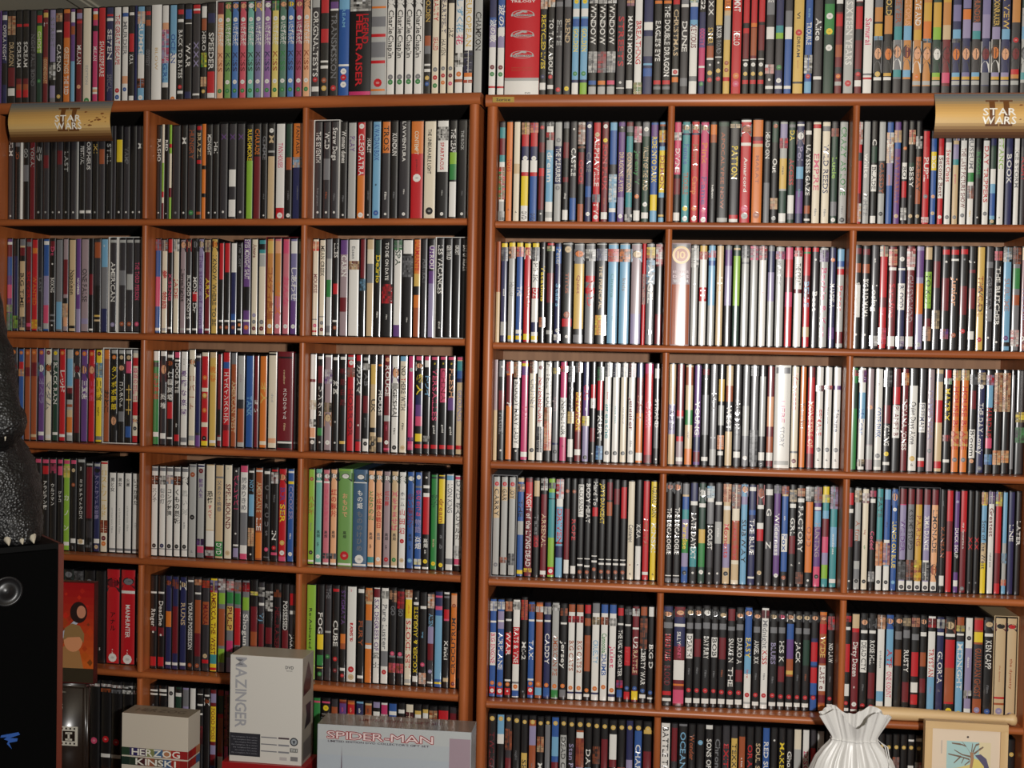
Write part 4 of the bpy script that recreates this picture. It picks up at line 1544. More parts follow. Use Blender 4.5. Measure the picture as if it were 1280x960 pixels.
made = {}
for q in single + boxes:
    flat = flatness(q)
    noun = 'box set' if q in boxes else 'DVD case'
    body, pm = case_parts(q['d'] if q['deco'] is None else dict(q['d'], txt=[]), q['w'], q['h'], CD, flat)
    if q['deco']: decorate(q, pm)
    orient(pm)
    bm_ = body_mat(q)
    if q in boxes:
        body.c = [LIN[q['d']['base']]] * len(body.f); bm_ = CARD
    name = 'box_set' if q in boxes else 'dvd_case'
    o = body.build(name, [bm_], ink=q in boxes)
    for p in o.data.polygons: p.use_smooth = len(p.vertices) == 4 and abs(p.normal.z) < 0.5
    o.matrix_world = q['M']
    tag(o, label_case(q, noun), 'box set' if q in boxes else 'DVD case', place_words(q['bay'])[1])
    pm.build('spine_print', [CARD if flat else SLEEVE], o)

acc = MB(); mats = [PLASTIC['k'], PLASTIC['w'], SLEEVE, CARD]
for q in mass:
    flat = flatness(q)
    body, pm = case_parts(q['d'], q['w'], q['h'], CD, flat)
    orient(pm)
    Mx = q['M']
    for mb, mi in ((body, 0 if body_mat(q) is PLASTIC['k'] else 1), (pm, 3 if flat else 2)):
        n = len(acc.v)
        acc.v += [tuple(Mx @ Vector(v)) for v in mb.v]
        acc.f += [tuple(n + i for i in f) for f in mb.f]
        acc.c += mb.c; acc.s += mb.s; acc.m += [mi] * len(mb.f)
o = acc.build('dvd_cases', mats)
tag(o, 'mass of further narrow DVD cases packed along the shelves of both bookcases', 'DVD cases', kind='stuff')

# slipcases round some of the sets
slip_m = {c: mat(f'slipcase card {NAMES[c]}', tuple(int(v) for v in PAL[c]), 0.4, coat=0.2) for c in set(s[5] for s in slips)}
cnt = {}
for x0, x1, yy, z, M, c, bay in slips:
    b = MB(); t = 0.0015; H = CH * (1.025 if bay == 'TL' else 1) + 2 * t; y0 = -0.0006; y1 = CD + 0.002
    w = x1 - x0 - 0.0002
    b.box(0, t, y0, y1, 0, H); b.box(w - t, w, y0, y1, 0, H)
    b.box(t, w - t, y0, y1, 0, t * .9); b.box(t, w - t, y0, y1, H - t * .7, H); b.box(t, w - t, y1 - 0.0008, y1, t, H - t)
    o = b.build('slipcase', [slip_m[c]], ink=False)
    o.matrix_world = M @ Matrix.Translation((x0 + 0.0001, yy, z))
    cnt[bay] = cnt.get(bay, 0) + 1
    side = 'left' if bay in ('TL',) or bay[0] == 'L' else 'right'
    where = f'on top of {side} bookcase' if bay[0] == 'T' else f"in {side} bookcase's {ROWN[int(bay[1])]} shelf, {COLN[int(bay[2])]} bay"
    tag(o, f'{NAMES[c]} slipcase round a set, {ORD[cnt[bay] - 1]} one {where}', 'slipcase')

# ------------------------------------------------------------------ shelf signs on the top boards
def sign(name, x0, x1, ztop, zbot, xc, M, label):
    root = MB()
    W = x1 - x0; n = 16
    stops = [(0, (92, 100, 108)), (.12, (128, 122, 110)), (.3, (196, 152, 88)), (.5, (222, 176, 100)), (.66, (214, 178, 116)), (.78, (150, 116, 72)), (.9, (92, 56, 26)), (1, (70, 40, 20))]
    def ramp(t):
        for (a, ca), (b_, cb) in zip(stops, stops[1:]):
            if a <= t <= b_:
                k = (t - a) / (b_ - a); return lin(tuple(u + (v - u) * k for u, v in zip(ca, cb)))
    def Y(t): return FRONT - 0.0045 - 0.012 * math.sin(math.pi * min(1, max(0, t)) ) ** 1.0
    rows = [[(x0 + W * j / 8, Y(i / n), ztop + (zbot - ztop) * i / n) for j in range(9)] for i in range(n + 1)]
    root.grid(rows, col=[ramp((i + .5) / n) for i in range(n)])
    k = len(root.f)
    back = [[(x, y + 0.0008, z) for x, y, z in r] for r in rows]
    root.grid([list(reversed(r)) for r in back], col=lin((60, 50, 40)))
    o = root.build(name, [CARD])
    o.matrix_world = M
    tag(o, label, 'sign')
    H = ztop - zbot
    p = MB()
    def put(txt, zc, w, h, col, lift, xo=0):
        def P(u, v):
            z = zc + v; t = (ztop - z) / H
            return (xc + xo + u, Y(t) - lift, z)
        put_text(p, txt, P, w, h, col)
    for s_ in (-1, 1):
        for i in range(12):
            za = ztop - .46 * H + .021 - .042 * i / 12; zb = za - .0035
            p.quad((xc + s_ * .012 - .0048, Y((ztop - zb) / H) - .0004, zb), (xc + s_ * .012 + .0048, Y((ztop - zb) / H) - .0004, zb), (xc + s_ * .012 + .0048, Y((ztop - za) / H) - .0004, za), (xc + s_ * .012 - .0048, Y((ztop - za) / H) - .0004, za), lin((110, 66, 26)))
    for s_ in (-1, 1):
        for dz in (-.46 * H + .021, -.46 * H - .021):
            z = ztop + dz; t = (ztop - z) / H
            p.quad((xc + s_ * .012 - .011, Y(t) - .0004, z - .002), (xc + s_ * .012 + .011, Y(t) - .0004, z - .002), (xc + s_ * .012 + .011, Y(t) - .0004, z + .002), (xc + s_ * .012 - .011, Y(t) - .0004, z + .002), lin((96, 56, 20)))
    put('STAR', ztop - .44 * H, .056, .0125, lin((244, 240, 228)), .0008)
    put('WARS', ztop - .63 * H, .058, .0125, lin((244, 240, 228)), .0008)
    rng = random.Random(5)
    for i in range(16):                                  # small far craft and dust printed to the right
        u = rng.uniform(.035, .085); t = rng.gauss(.5, .09); z = ztop - t * H; a = rng.uniform(.0015, .004)
        if xc + u + a * 1.6 > x1: continue
        p.poly([(xc + u - a, Y(t) - .0004, z), (xc + u, Y(t) - .0004, z - a * .4), (xc + u + a * 1.5, Y(t) - .0004, z + a * .2), (xc + u, Y(t) - .0004, z + a * .6)], lin((126, 74, 34)))
    orient(p)
    p.build('printed_lettering', [CARD], o)
    return o
sign('shelf_sign', -0.9450, -0.7245, TOPZ - .0035, TOPZ - .0810, -0.8145, MATL, 'gold printed sign on the top board of the left bookcase')
sign('shelf_sign', 0.7910, 0.9775, TOPZ - .0040, TOPZ - .0820, 0.8998, MATR, 'gold printed sign on the top board of the right bookcase')

# ------------------------------------------------------------------ things standing in front
BENCH = 0.085
table_m = wood('dark table wood', 0, (60, 34, 20), (88, 52, 30), rough=0.45)
t = empty('console_table', (0, 0, 0))
tag(t, 'dark wooden console table carrying the boxes, satin bag and picture', 'table')
b = MB(); b.box(-0.885, 1.04, -0.29, -0.06, BENCH - 0.022, BENCH - 0.0003); b.build('table_top', [table_m], t, ink=False)
for x in (-0.86, 0.97):
    for y in (-0.28, -0.11):
        b = MB(); b.box(x, x + .04, y, y + .04, FLOORZ + .0005, BENCH - 0.0223); b.build('leg', [table_m], t, ink=False)

def carton(name, w, d, h, loc, rz, col, label, cat, side=None, top=None):
    """a card box with creased edges: origin at the foot of its front left corner"""
    bm = bmesh.new()
    bmesh.ops.create_cube(bm, size=1)
    for v in bm.verts: v.co = ((v.co.x + .5) * w, (v.co.y + .5) * d, (v.co.z + .5) * h)
    bmesh.ops.bevel(bm, geom=list(bm.edges), offset=0.0009, segments=2, profile=0.7, affect='EDGES')
    me = bpy.data.meshes.new(name); bm.to_mesh(me); bm.free()
    me.materials.append(CARD)
    at = me.attributes.new('ink', 'FLOAT_COLOR', 'FACE')
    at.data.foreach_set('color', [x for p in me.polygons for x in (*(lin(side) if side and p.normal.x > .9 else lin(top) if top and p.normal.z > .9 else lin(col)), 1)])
    o = bpy.data.objects.new(name, me); COL.objects.link(o)
    o.location = loc; o.rotation_euler = (0, 0, rz)
    tag(o, label, cat)
    return o
def face(w, h, y=-0.0004):
    """front-face printing helper: percent coordinates from the top left"""
    p = MB()
    P = lambda x, z, l=0.0: (w * x / 100, y - l, h * (1 - z / 100))
    def rect(x0, z0, x1, z1, c, l=0.0): p.quad(P(x0, z1, l), P(x1, z1, l), P(x1, z0, l), P(x0, z0, l), c if isinstance(c[0], float) and max(c) <= 1 else lin(c))
    def text(s, xc, zc, tw, th, c, l=0.0002, rot=False, bold=True):
        if rot: put_text(p, s, lambda u, v: (w * xc / 100 + v, y - l, h * (1 - zc / 100) - u), tw, th, lin(c), bold=bold)
        else: put_text(p, s, lambda u, v: (w * xc / 100 + u, y - l, h * (1 - zc / 100) + v), tw, th, lin(c), bold=bold)
    def poly(pts, c, l=0.0): p.poly([P(a, b_, l) for a, b_ in pts], lin(c))
    def disc(xc, zc, r, c, l=0.0, n=20, sx=1.0, sz=1.0): p.poly([(w * xc / 100 + r * sx * math.cos(2 * math.pi * i / n), y - l, h * (1 - zc / 100) + r * sz * math.sin(2 * math.pi * i / n)) for i in range(n)], lin(c))
    return p, rect, text, poly, disc

# tall white box
RW, RH, RD = 0.1385, 0.197, 0.062
carton('red_box', 0.160, 0.07, 0.2105 - BENCH, (-0.4665, -0.124, BENCH), -0.05, (150, 22, 26), 'red card box under the tall white box with grey vertical lettering', 'box')
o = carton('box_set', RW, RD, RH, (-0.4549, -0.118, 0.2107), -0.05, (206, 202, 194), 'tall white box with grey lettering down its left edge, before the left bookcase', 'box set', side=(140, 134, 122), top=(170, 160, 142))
p, rect, text, poly, disc = face(RW, RH)
text('MAZINGER', 15.5, 35, 0.130, 0.021, (158, 158, 162), rot=True)
text('DVD', 82, 9, 0.0155, 0.0055, (60, 60, 64)); text('box set', 82, 12, 0.011, 0.0022, (90, 90, 94))
rect(0.5, 73, 43, 94.5, (44, 44, 50))
for i in range(7): text('the complete first series', 21 + (i % 3), 76.5 + 2.5 * i, 0.05 - 0.004 * (i % 3), 0.0024, (126, 126, 132), bold=False)
for i, z in enumerate((75, 81.5, 88)):
    rect(44, z, 66, z + 1.0, (120, 120, 124)); rect(68, z - .3, 83, z + 1.3, (74, 60, 66) if i == 0 else (128, 128, 132))
disc(89.5, 78, 0.0078, (56, 60, 66)); disc(89.5, 78, 0.0056, (150, 156, 160), .0001); poly([(87.5, 77), (91.5, 77), (89.5, 80.5)], (56, 60, 66), .0002)
rect(84, 84, 95, 88, (126, 126, 122)); text('TV 1', 89.5, 86, 0.011, 0.004, (220, 220, 214)); rect(85, 92, 95, 96, (120, 118, 118)); rect(70, 93, 80, 96, (176, 170, 168))
orient(p); p.build('front_print', [CARD], o)
p = MB()                                                   # dark pictures on its right side
def side_poly(pts, c): p.poly([(RW + .0005, RD * a / 100, RH * (1 - b_ / 100)) for a, b_ in pts], lin(c))
side_poly([(50, 6), (80, 22), (72, 34), (8, 36), (10, 26)], (58, 24, 30)); side_poly([(30, 46), (76, 46), (76, 66), (22, 68), (40, 56)], (40, 38, 42))
side_poly([(12, 80), (88, 78), (88, 96), (12, 97)], (96, 92, 88))
p.build('side_print', [CARD], o)

# low white box with two picture strips
HW, HH, HD = 0.1345, 0.1905, 0.05
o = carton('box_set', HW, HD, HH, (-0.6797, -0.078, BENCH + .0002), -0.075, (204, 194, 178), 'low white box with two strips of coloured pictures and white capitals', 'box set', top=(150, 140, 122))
p, rect, text, poly, disc = face(HW, HH)
strip = [(40, 62, 44), (52, 44, 92), (60, 34, 66), (128, 132, 84), (72, 104, 140), (178, 120, 84), (168, 40, 36), (150, 34, 34)]
st2 = [(30, 48, 40), (44, 56, 44), (70, 34, 36), (146, 88, 62), (104, 92, 72), (66, 92, 128), (160, 44, 36), (146, 36, 34)]
for zz, cs in ((34, strip), (43.5, st2)):
    for i, c in enumerate(cs): rect(i * 12.5 + .1, zz, (i + 1) * 12.5, zz + 8, c)
text('HERZOG', 52, 38, 0.098, 0.0125, (232, 228, 216)); text('KINSKI', 52, 47.5, 0.082, 0.0115, (232, 228, 216))
disc(47, 62, 0.018, (176, 162, 148)); disc(47, 62, 0.016, (204, 194, 178), .0001)
orient(p); p.build('front_print', [CARD], o)
p = MB()
for zz, cs in ((34, strip), (43.5, st2)):
    for i in range(3): p.quad((HW + .0004, HD * i / 3, HH * (1 - (zz + 8) / 100)), (HW + .0004, HD * (i + 1) / 3, HH * (1 - (zz + 8) / 100)), (HW + .0004, HD * (i + 1) / 3, HH * (1 - zz / 100)), (HW + .0004, HD * i / 3, HH * (1 - zz / 100)), lin(cs[7 - i]))
put_text(p, 'HERZOG', lambda u, v: (HW * .5 + u, HD * .5 + v, HH + .0003), .1, .016, lin((112, 102, 88)))
p.build('side_print', [CARD], o)

# wide pale blue gift box in clear wrap
GW, GH, GD = 0.2795, 0.2135, 0.062
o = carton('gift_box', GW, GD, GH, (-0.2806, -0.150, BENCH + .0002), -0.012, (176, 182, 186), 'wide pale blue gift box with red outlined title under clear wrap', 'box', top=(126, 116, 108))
p, rect, text, poly, disc = face(GW, GH)
for i, c in enumerate([(188, 192, 192), (182, 188, 192), (178, 186, 194), (174, 184, 196), (178, 184, 192), (186, 184, 188), (196, 184, 182), (190, 176, 172)]):
    rect(0.4, i * 12.5 + .4, 99.6, i * 12.5 + 12.9 if i < 7 else 99.6, c)
rect(86, 6, 99.6, 99.6, (166, 146, 156), .00005)
for dx, dz in ((-.0013, 0), (.0013, 0), (0, -.0013), (0, .0013), (-.001, -.001), (.001, .001), (-.001, .001), (.001, -.001)):
    put_text(p, 'SPIDER-MAN', lambda u, v: (GW * .41 + u + dx, -.0006, GH * .915 + v + dz), GW * .69, .0130, lin((186, 30, 44)), bold=False)
put_text(p, 'SPIDER-MAN', lambda u, v: (GW * .41 + u, -.0009, GH * .915 + v), GW * .69, .0130, lin((238, 214, 212)), bold=False)
put_text(p, "LIMITED EDITION DVD COLLECTOR'S GIFT SET", lambda u, v: (GW * .40 + u, -.0006, GH * .862 + v), GW * .66, .0034, lin((70, 60, 70)))
poly([(15.6, 42), (16.2, 17), (16.8, 42)], (120, 106, 118), .0002); poly([(13, 100), (14.6, 44), (15.4, 39), (17, 39), (17.8, 44), (19.5, 100)], (128, 104, 110), .0002)
orient(p); p.build('front_print', [CARD], o)
p = MB(); put_text(p, "LIMITED EDITION GIFT SET", lambda u, v: (GW * .52 + u, GD * .55 + v, GH + .0004), GW * .55, .012, lin((112, 34, 36)))
p.build('top_print', [CARD], o)
film = bpy.data.materials.new('clear wrap film'); film.use_nodes = True
nt = film.node_tree; nt.nodes.clear()
out = nt.nodes.new('ShaderNodeOutputMaterial'); mx = nt.nodes.new('ShaderNodeMixShader'); tr = nt.nodes.new('ShaderNodeBsdfTransparent'); gl = nt.nodes.new('ShaderNodeBsdfGlossy')
gl.inputs['Roughness'].default_value = 0.12; mx.inputs[0].default_value = 0.07
nt.links.new(tr.outputs[0], mx.inputs[1]); nt.links.new(gl.outputs[0], mx.inputs[2]); nt.links.new(mx.outputs[0], out.inputs[0])
b = MB()
rng = random.Random(9)
yf = lambda: -0.0024 + rng.uniform(-.0006, .0006)
xs = [GW * f for f in (-.008, .2, .5, .78, .86, .93, 1.004, 1.02)]; zs = [0.0, .06, .12, .17, .2, GH + .0018]
g = [[(x, yf(), z) for x in xs] for z in zs]
b.grid(g, sm=True)
b.grid([g[-1], [(x, GD * .5, GH + .0024 + rng.uniform(0, .0012)) for x in xs], [(x, GD + .001, GH + .0016) for x in xs]], sm=True)
e_ = [[r[-1] for r in g], [(GW + .006, GD * .6, z) for z in zs], [(GW + .002, GD + .001, z) for z in zs]]
b.grid(e_, sm=True)
b.build('clear_wrap', [film], o, ink=False)['label'] = 'clear plastic wrap'

# red picture cover standing on the fifth shelf
o = empty('picture_cover')
b = MB(); cw, ch = 0.130, 0.1935
b.box(0, cw, 0, 0.0135, 0.0, ch, lin((70, 16, 16)))
b.f = b.f
o2 = b.build('picture_cover', [CARD])
bpy.data.objects.remove(o); o = o2; o.name = 'picture_cover'
o.location = (-0.8622, -0.0860, 0.3295); o.rotation_euler = (0, 0, 0.0)
tag(o, 'red and orange picture cover standing on the dark tin beside the loudspeaker', 'DVD cover')
p, rect, text, poly, disc = face(cw, ch)
for i in range(12):
    k = i / 11
    rect(1, 1 + i * 7, 99, 8.2 + i * 7, tuple(int(u + (v - u) * k) for u, v in zip((150, 14, 18), (196, 92, 30))), .00001 * i)
rect(1, 85, 99, 99, (52, 44, 30), .0002)
for i in range(40):
    a, z = rng.uniform(45, 97), rng.uniform(4, 80)
    s = rng.uniform(2, 7); poly([(a - s, z), (a, z - s * .7), (min(98, a + s), z), (a, z + s * .7)], (int(150 + rng.uniform(-30, 40)), int(20 + z * .7 + rng.uniform(-12, 12)), 22), .00014 + .000002 * i)
disc(76, 30, .017, (40, 22, 20), .0003, sz=1.2); disc(80, 29.5, .009, (190, 128, 100), .0004, sz=1.35)
poly([(48, 52), (76, 34), (80, 37), (50, 58)], (176, 182, 196), .00025)
poly([(48, 85), (50, 66), (62, 60), (78, 68), (84, 85)], (160, 116, 70), .0004)
disc(68, 58, .0185, (206, 140, 98), .0005, sz=1.15); poly([(53, 58), (55, 46), (66, 41), (78, 43), (85, 51), (84, 60), (78, 54), (60, 55)], (140, 108, 66), .0006)
orient(p); p.build('cover_print', [CARD], o)

# dark tin with a film-frame badge
tin_m = mat('dark brown tin', (34, 24, 18), 0.3, coat=0.6)
bm = bmesh.new(); bmesh.ops.create_cube(bm, size=1)
TW, TD, TH_ = 0.135, 0.026, 0.2438
for v in bm.verts: v.co = ((v.co.x + .5) * TW, (v.co.y + .5) * TD, (v.co.z + .5) * TH_)
bmesh.ops.bevel(bm, geom=[e for e in bm.edges], offset=0.0075, segments=5, affect='EDGES')
me = bpy.data.meshes.new('film_tin'); bm.to_mesh(me); bm.free(); me.materials.append(tin_m)
for q in me.polygons: q.use_smooth = True
o = bpy.data.objects.new('film_tin', me); COL.objects.link(o); o.location = (-0.879, -0.094, BENCH + .0002); o.rotation_euler = (0, 0, 0.02)
tag(o, 'dark brown tin with rounded corners and white film-frame badge by the speaker', 'tin')
p, rect, text, poly, disc = face(TW, TH_, -.0003)
rect(62, 33, 88, 48, (205, 200, 186)); rect(66, 36.5, 84, 44.5, (34, 24, 18), .0001)
rect(70, 37.5, 80, 39, (205, 200, 186), .0002); rect(73.5, 38, 76.5, 43.5, (205, 200, 186), .0002); rect(70, 42.5, 80, 44, (205, 200, 186), .0002)
for x in (64, 70, 76, 82): rect(x, 34, x + 2.4, 35.4, (34, 24, 18), .0001); rect(x, 45.6, x + 2.4, 47, (34, 24, 18), .0001)
text('IO', 64, 18, 0.012, 0.005, (170, 166, 150), rot=True); text('film', 66, 6, 0.011, 0.004, (130, 124, 110))
orient(p); p.build('badge', [CARD], o)

# white satin drawstring bag
satin = mat('white satin', (214, 212, 208), 0.34)
satin.node_tree.nodes['Principled BSDF'].inputs['Sheen Weight'].default_value = 0.3
satin.node_tree.nodes['Principled BSDF'].inputs['Anisotropic'].default_value = 0.5
rngb = random.Random(21)
NB = 220
ph = [(k, rngb.uniform(0, 6.28), w_) for k, w_ in ((3, .8), (5, 1.0), (7, .8), (11, .45), (16, .3), (23, .18))]
cr = [(k, rngb.uniform(0, 6.28), w_) for k, w_ in ((9, .7), (14, .8), (21, .6), (31, .35))]
def folds(a, s): return sum(w_ * math.sin(k * a + f + s * ((k % 4) - 1.5)) for k, f, w_ in ph) / 3.0 + sum(w_ * (1.0 - 2.2 * abs(math.sin(k * a / 2 + f + .5 * s)) ** .7) for k, f, w_ in cr) / 2.6
prof = [(0.0, .060, .046, .002), (.004, .080, .056, .003), (.04, .090, .062, .0035), (.09, .0905, .060, .0045), (.135, .085, .054, .006), (.17, .077, .045, .0075), (.195, .066, .036, .0078), (.211, .054, .029, .0068), (.221, .0445, .024, .005), (.2285, .0395, .021, .004), (.234, .0405, .021, .0042), (.241, .0445, .0225, .0052), (.250, .0505, .0245, .0064), (.260, .057, .0265, .0076), (.268, .062, .028, .0085)]
b = MB(); rows = []
for z, rx, ry, am in prof:
    r = []
    for i in range(NB):
        a = 2 * math.pi * i / NB
        f = folds(a, z * 9)
        zz = z
        if z > .235:                                        # the frill: two tall ears that fold outwards, a dip between them
            ca = abs(math.cos(a)); k_ = (z - .235) / .033
            prof_z = .013 * math.exp(-((ca - .58) / .24) ** 2) + .001 * ca - .010 * math.exp(-(ca / .3) ** 2) * (1.2 if math.sin(a) < 0 else .3)
            zz += k_ * (prof_z + .002 * math.sin(5 * a + 1))
        r.append(((rx + am * f * .5) * math.cos(a), (ry + am * f) * math.sin(a), zz))
    rows.append(r)
b.grid(rows, close=True)
b.poly(list(reversed(rows[0])))
inner = [[(x * .96, y * .94, z) for x, y, z in r] for r in reversed(rows[9:])]
b.grid(inner, close=True)
o = b.build('satin_bag', [satin], ink=False)
o.location = (0.665, -0.125, BENCH + .0003)
tag(o, 'white satin drawstring bag with frilled neck standing before the right bookcase', 'bag')
b = MB(); rows = []
for i in range(NB + 1):
    a = 2 * math.pi * i / NB; f = folds(a, .2295 * 9)
    cx, cy = (.0396 + .004 * f * .5 + .0008) * math.cos(a), (.021 + .004 * f + .0008) * math.sin(a)
    rows.append([(cx * (1 + .03 * math.cos(t * math.pi / 3)), cy * (1 + .05 * math.cos(t * math.pi / 3)), .2290 + .0014 * math.sin(t * math.pi / 3)) for t in range(6)])
for k in range(2):                                           # the two loose ends at its right
    pts = [(.041, -.003 - .003 * k, .228), (.050 + .004 * k, -.010, .220), (.052 + .003 * k, -.02, .205), (.056 - .004 * k, -.034, .185)]
    tube = [[(x + .0011 * math.cos(t * math.pi / 3), y + .0011 * math.sin(t * math.pi / 3), z) for t in range(6)] for x, y, z in pts]
    b.grid(tube, close=True)
b.grid(rows, close=True)
b.build('drawstring', [satin], o, ink=False)

# framed print on pale wood
PW, PH, PD = 0.1390, 0.2585, 0.014
o = empty('framed_print', (0.7905, -0.100, BENCH + .0003), -0.02)
tag(o, 'pale wood framed print of a bare tree by the satin bag', 'picture')
bd = .0125
for nm, a in (('frame_rail', (0, PW, 0, PD, PH - bd, PH)), ('frame_rail', (0, PW, 0, PD, 0, bd))):
    b = MB(); b.box(*a); b.build(nm, [PALE_X], o, ink=False)
for x in (0, PW - bd):
    b = MB(); b.box(x, x + bd, 0, PD, bd + .0001, PH - bd - .0001); b.build('frame_stile', [PALE_Z], o, ink=False)
b = MB(); b.box(bd + .0001, PW - bd - .0001, .003, PD - .001, bd + .0001, PH - bd - .0001, lin((226, 206, 182)))
pn = b.build('print_sheet', [CARD], o)
p, rect, text, poly, disc = face(PW, PH, .0028)
rect(27, 13, 80, 60, (222, 206, 166)); rect(27, 13, 66, 32, (170, 202, 200), .00005)
poly([(27, 32), (40, 31), (52, 29), (60, 27), (66, 32), (70, 40), (27, 44)], (216, 198, 128), .0001)
poly([(27, 44), (45, 36), (60, 37), (74, 44), (78, 60), (27, 60)], (198, 150, 132), .00012)
poly([(55, 33), (56, 25), (55, 20), (59.5, 20), (60, 26), (60.5, 31)], (168, 128, 98), .00015)
def limb(pts, t):
    for (x0, z0), (x1, z1) in zip(pts, pts[1:]):
        poly([(x0 - t * .3, z0 - t * .35), (x1 - t * .2, z1 - t * .22), (x1 + t * .2, z1 + t * .22), (x0 + t * .3, z0 + t * .35)], (124, 104, 88), .0002)
limb([(56, 21), (50, 16), (44, 15), (33, 14.5)], 2.0); limb([(50, 16), (45, 13)], 1.4); limb([(56, 23), (46, 22), (36, 19)], 2.0); limb([(55, 25), (45, 23.5), (29, 22)], 2.0)
limb([(44, 23.3), (36, 28)], 1.4); limb([(48, 24), (45, 28)], 1.2); limb([(57, 20), (58, 14)], 1.8); limb([(58.5, 20), (62, 15), (66, 14)], 1.8); limb([(60, 21), (66, 18), (71, 16)], 1.8); limb([(55, 26), (49, 29)], 1.3)
poly([(61, 22), (68, 21), (75, 24), (79, 31), (79, 40), (76, 52), (73, 50), (75, 36), (72, 29), (66, 25)], (92, 86, 112), .00025)
poly([(60, 24), (66, 25), (72, 29), (73, 36), (68, 42), (61, 40), (58, 32)], (220, 200, 116), .0003)
poly([(65, 42), (71, 40), (73, 50), (64, 58)], (128, 104, 152), .00032)
rect(20, 13, 21.6, 22, (196, 180, 166))
disc(52, 9.8, .0019, (70, 60, 60), .0004, n=12)
orient(p); p.build('artwork', [CARD], pn)

# pale wooden bat on the fifth shelf
b = MB(); L = .256
bat = [(0, .0085), (.003, .0108), (.012, .0118), (.06, .0118), (.11, .0108), (.16, .0088), (.20, .0074), (.236, .0070), (.243, .0082), (.248, .0108), (.2535, .0108), (.256, .0085)]
rows = [[(x, r * math.cos(t * math.pi / 10), r * math.sin(t * math.pi / 10)) for t in range(20)] for x, r in bat]
b.grid(rows, close=True); b.poly(rows[0]); b.poly(list(reversed(rows[-1])))
o = b.build('wooden_bat', [PALE_X], ink=False)
o.location = (.7125, -.0205, TOPZ + SHELF_R[5] + .0122); o.rotation_euler = (0, .002, 0)
tag(o, "small pale wooden bat lying on the right bookcase's fifth shelf", 'bat')

# black loudspeaker
spk = mat('black speaker vinyl', (3, 3, 3), 0.7, spec=0.12)
grille = mat('black grille cloth', (3, 3, 3), 0.9, spec=0.06)
veneer = wood('red veneer', 2, (74, 26, 14), (104, 42, 24), rough=0.4)
cone_m = mat('speaker cone', (22, 22, 24), 0.35)
o = empty('loudspeaker', (-0.5795, -0.5, FLOORZ + .0005), math.radians(45))
tag(o, 'tall black loudspeaker with a red-brown edge, carrying the creature figure', 'loudspeaker')
SH = 0.672 - FLOORZ - .0005
b = MB(); b.box(-.25, -.0082, 0, .26, 0, SH); b.build('cabinet', [spk], o, ink=False)
b = MB(); b.box(-.008, 0, -.0006, .26, 0, SH - .002); b.build('side_panel', [veneer], o, ink=False)['label'] = 'red-brown veneered side panel'
def ring(cx, cz, prof, m, nm):
    b = MB(); rows = [[(cx + r * math.cos(t * math.pi / 16), y, cz + r * math.sin(t * math.pi / 16)) for t in range(32)] for r, y in prof]
    b.grid(rows, close=True); b.poly(rows[-1]); return b.build(nm, [m], o, ink=False)
ring(-.084, SH - .062, [(.022, -.0121), (.022, -.0142), (.019, -.0146), (.018, -.0124), (.010, -.0123), (.007, -.0145), (.002, -.0155)], cone_m, 'tweeter')
b = MB(); b.box(-.240, -.012, -.012, -.0001, .03, SH - .008); b.build('grille', [grille], o, ink=False)
blue_m = mat('blue logo enamel', (36, 78, 150), 0.4)
b = MB(); lz = SH - .281; lx = -.076
pts = [(-.014, .010), (.010, .010), (.012, .006), (-.002, .004), (.009, .001), (.008, -.003), (-.003, -.003), (.001, -.013), (-.006, -.004), (-.004, .0), (-.010, .0035), (-.006, .006), (-.015, .007)]
A = [(lx + x, -.0132, lz + z) for x, z in pts]; B2 = [(lx + x, -.0121, lz + z) for x, z in pts]
b.poly(A); b.grid([A, B2], close=True, sm=False); b.build('logo_badge', [blue_m], o, ink=False)['label'] = 'small blue logo'

# dark creature figure on the loudspeaker
mbd = bpy.data.metaballs.new('creature_figure'); mbd.resolution = 0.0085; mbd.threshold = 0.35
mo = bpy.data.objects.new('creature_figure', mbd); COL.objects.link(mo)
def ball(x, y, z, r):
    e = mbd.elements.new(); e.co = (x, y, z); e.radius = r
for t_ in range(9):                                        # trunk, from hips to neck
    k = t_ / 8
    ball(-.775 + .01 * k, -.50 + .02 * k, .745 + .29 * k, .150 - .062 * k)
for k in range(4): ball(-.760 + .002 * k, -.525 + .006 * k, 1.05 + .03 * k, .085 - .006 * k)
ball(-.755, -.565, 1.115, .06)
for s_, dx in ((1, 0), (-1, -.11)):                         # haunches, shins, feet
    dy = -.03 * (s_ < 0)
    ball(-.700 + dx, -.505 + dy, .770, .105); ball(-.684 + dx, -.508 + dy, .725, .095); ball(-.672 + dx, -.508 + dy, .697, .070); ball(-.655 + dx, -.514 + dy, .688, .060); ball(-.642 + dx, -.524 + dy, .685, .045)
for k in range(6): ball(-.705 + .009 * k, -.515 - .006 * k, .955 - .020 * k, .062 - .003 * k)      # near arm
ball(-.654, -.545, .852, .050)
for k in range(6): ball(-.83 - .004 * k, -.53 - .014 * k, .955 - .021 * k, .055 - .003 * k)
ball(-.852, -.61, .85, .045)
for k in range(6): ball(-.775 - .02 * k, -.42 + .03 * k * .6, .72 - .004 * k, .075 - .009 * k)    # tail
dg = bpy.context.evaluated_depsgraph_get(); dg.update()
me = bpy.data.meshes.new_from_object(mo.evaluated_get(dg))
bpy.data.objects.remove(mo); bpy.data.metaballs.remove(mbd)
from mathutils import noise
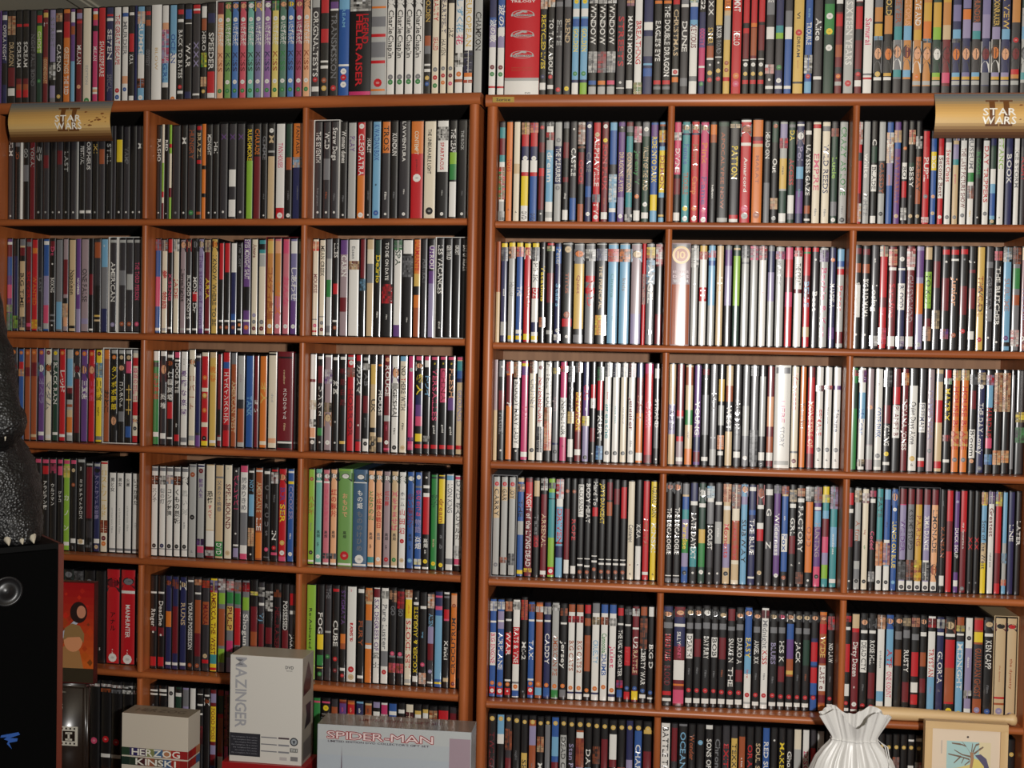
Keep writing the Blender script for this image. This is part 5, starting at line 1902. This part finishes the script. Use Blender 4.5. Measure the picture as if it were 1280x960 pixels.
for v in me.vertices:
    n_ = v.normal.copy()
    a = noise.noise(v.co * 60) * .0035 + noise.noise(v.co * 150) * .002
    v.co += n_ * a
    if v.co.z < .6735: v.co.z = .6735
fur = mat('black bumpy skin', (13, 13, 14), 0.42)
nt = fur.node_tree
vo = nt.nodes.new('ShaderNodeTexVoronoi'); vo.inputs['Scale'].default_value = 260
bp = nt.nodes.new('ShaderNodeBump'); bp.inputs['Distance'].default_value = .002; bp.inputs['Strength'].default_value = .7
tc = nt.nodes.new('ShaderNodeTexCoord')
nt.links.new(tc.outputs['Object'], vo.inputs['Vector']); nt.links.new(vo.outputs['Distance'], bp.inputs['Height']); nt.links.new(bp.outputs[0], nt.nodes['Principled BSDF'].inputs['Normal'])
me.materials.clear(); me.materials.append(fur)
for q in me.polygons: q.use_smooth = True
me.name = 'creature_figure'
o = bpy.data.objects.new('creature_figure', me); COL.objects.link(o)
tag(o, 'black bumpy creature figure with pale claws standing on the loudspeaker', 'figure')
claw_m = mat('pale claw', (190, 182, 164), 0.3)
def claw(x, y, z, dx, dy, dz, r):
    b = MB(); rows = []
    D = Vector((dx, dy, dz)); U = D.cross(Vector((0.3, 1, 0.2))).normalized(); V_ = D.cross(U).normalized()
    for k in range(6):
        t_ = k / 5; c_ = Vector((x, y, z)) + D * t_ + Vector((0, 0, -.006 * t_ * t_)); rr_ = r * (1 - t_ ** 1.5) + .0004
        rows.append([tuple(c_ + (U * math.cos(a * math.pi / 5) + V_ * math.sin(a * math.pi / 5)) * rr_) for a in range(10)])
    b.grid(rows, close=True); b.build('claw', [claw_m], o, ink=False)
for dx_, dy_ in ((0, 0), (-.11, -.03)):
    for q in (-.019, 0, .016): claw(-.631 + q * .7 + dx_, -.533 + q * .7 + dy_, .6865, .016, -.020, -.004, .0072)
for fx, fy in ((-.652, -.560), (-.852, -.622)):
    for q in (-.014, 0, .013): claw(fx + q * .9, fy + q * .3, .846, .003 + q * .3, -.014, -.011, .0032)

bpy.data.objects.remove(_go)
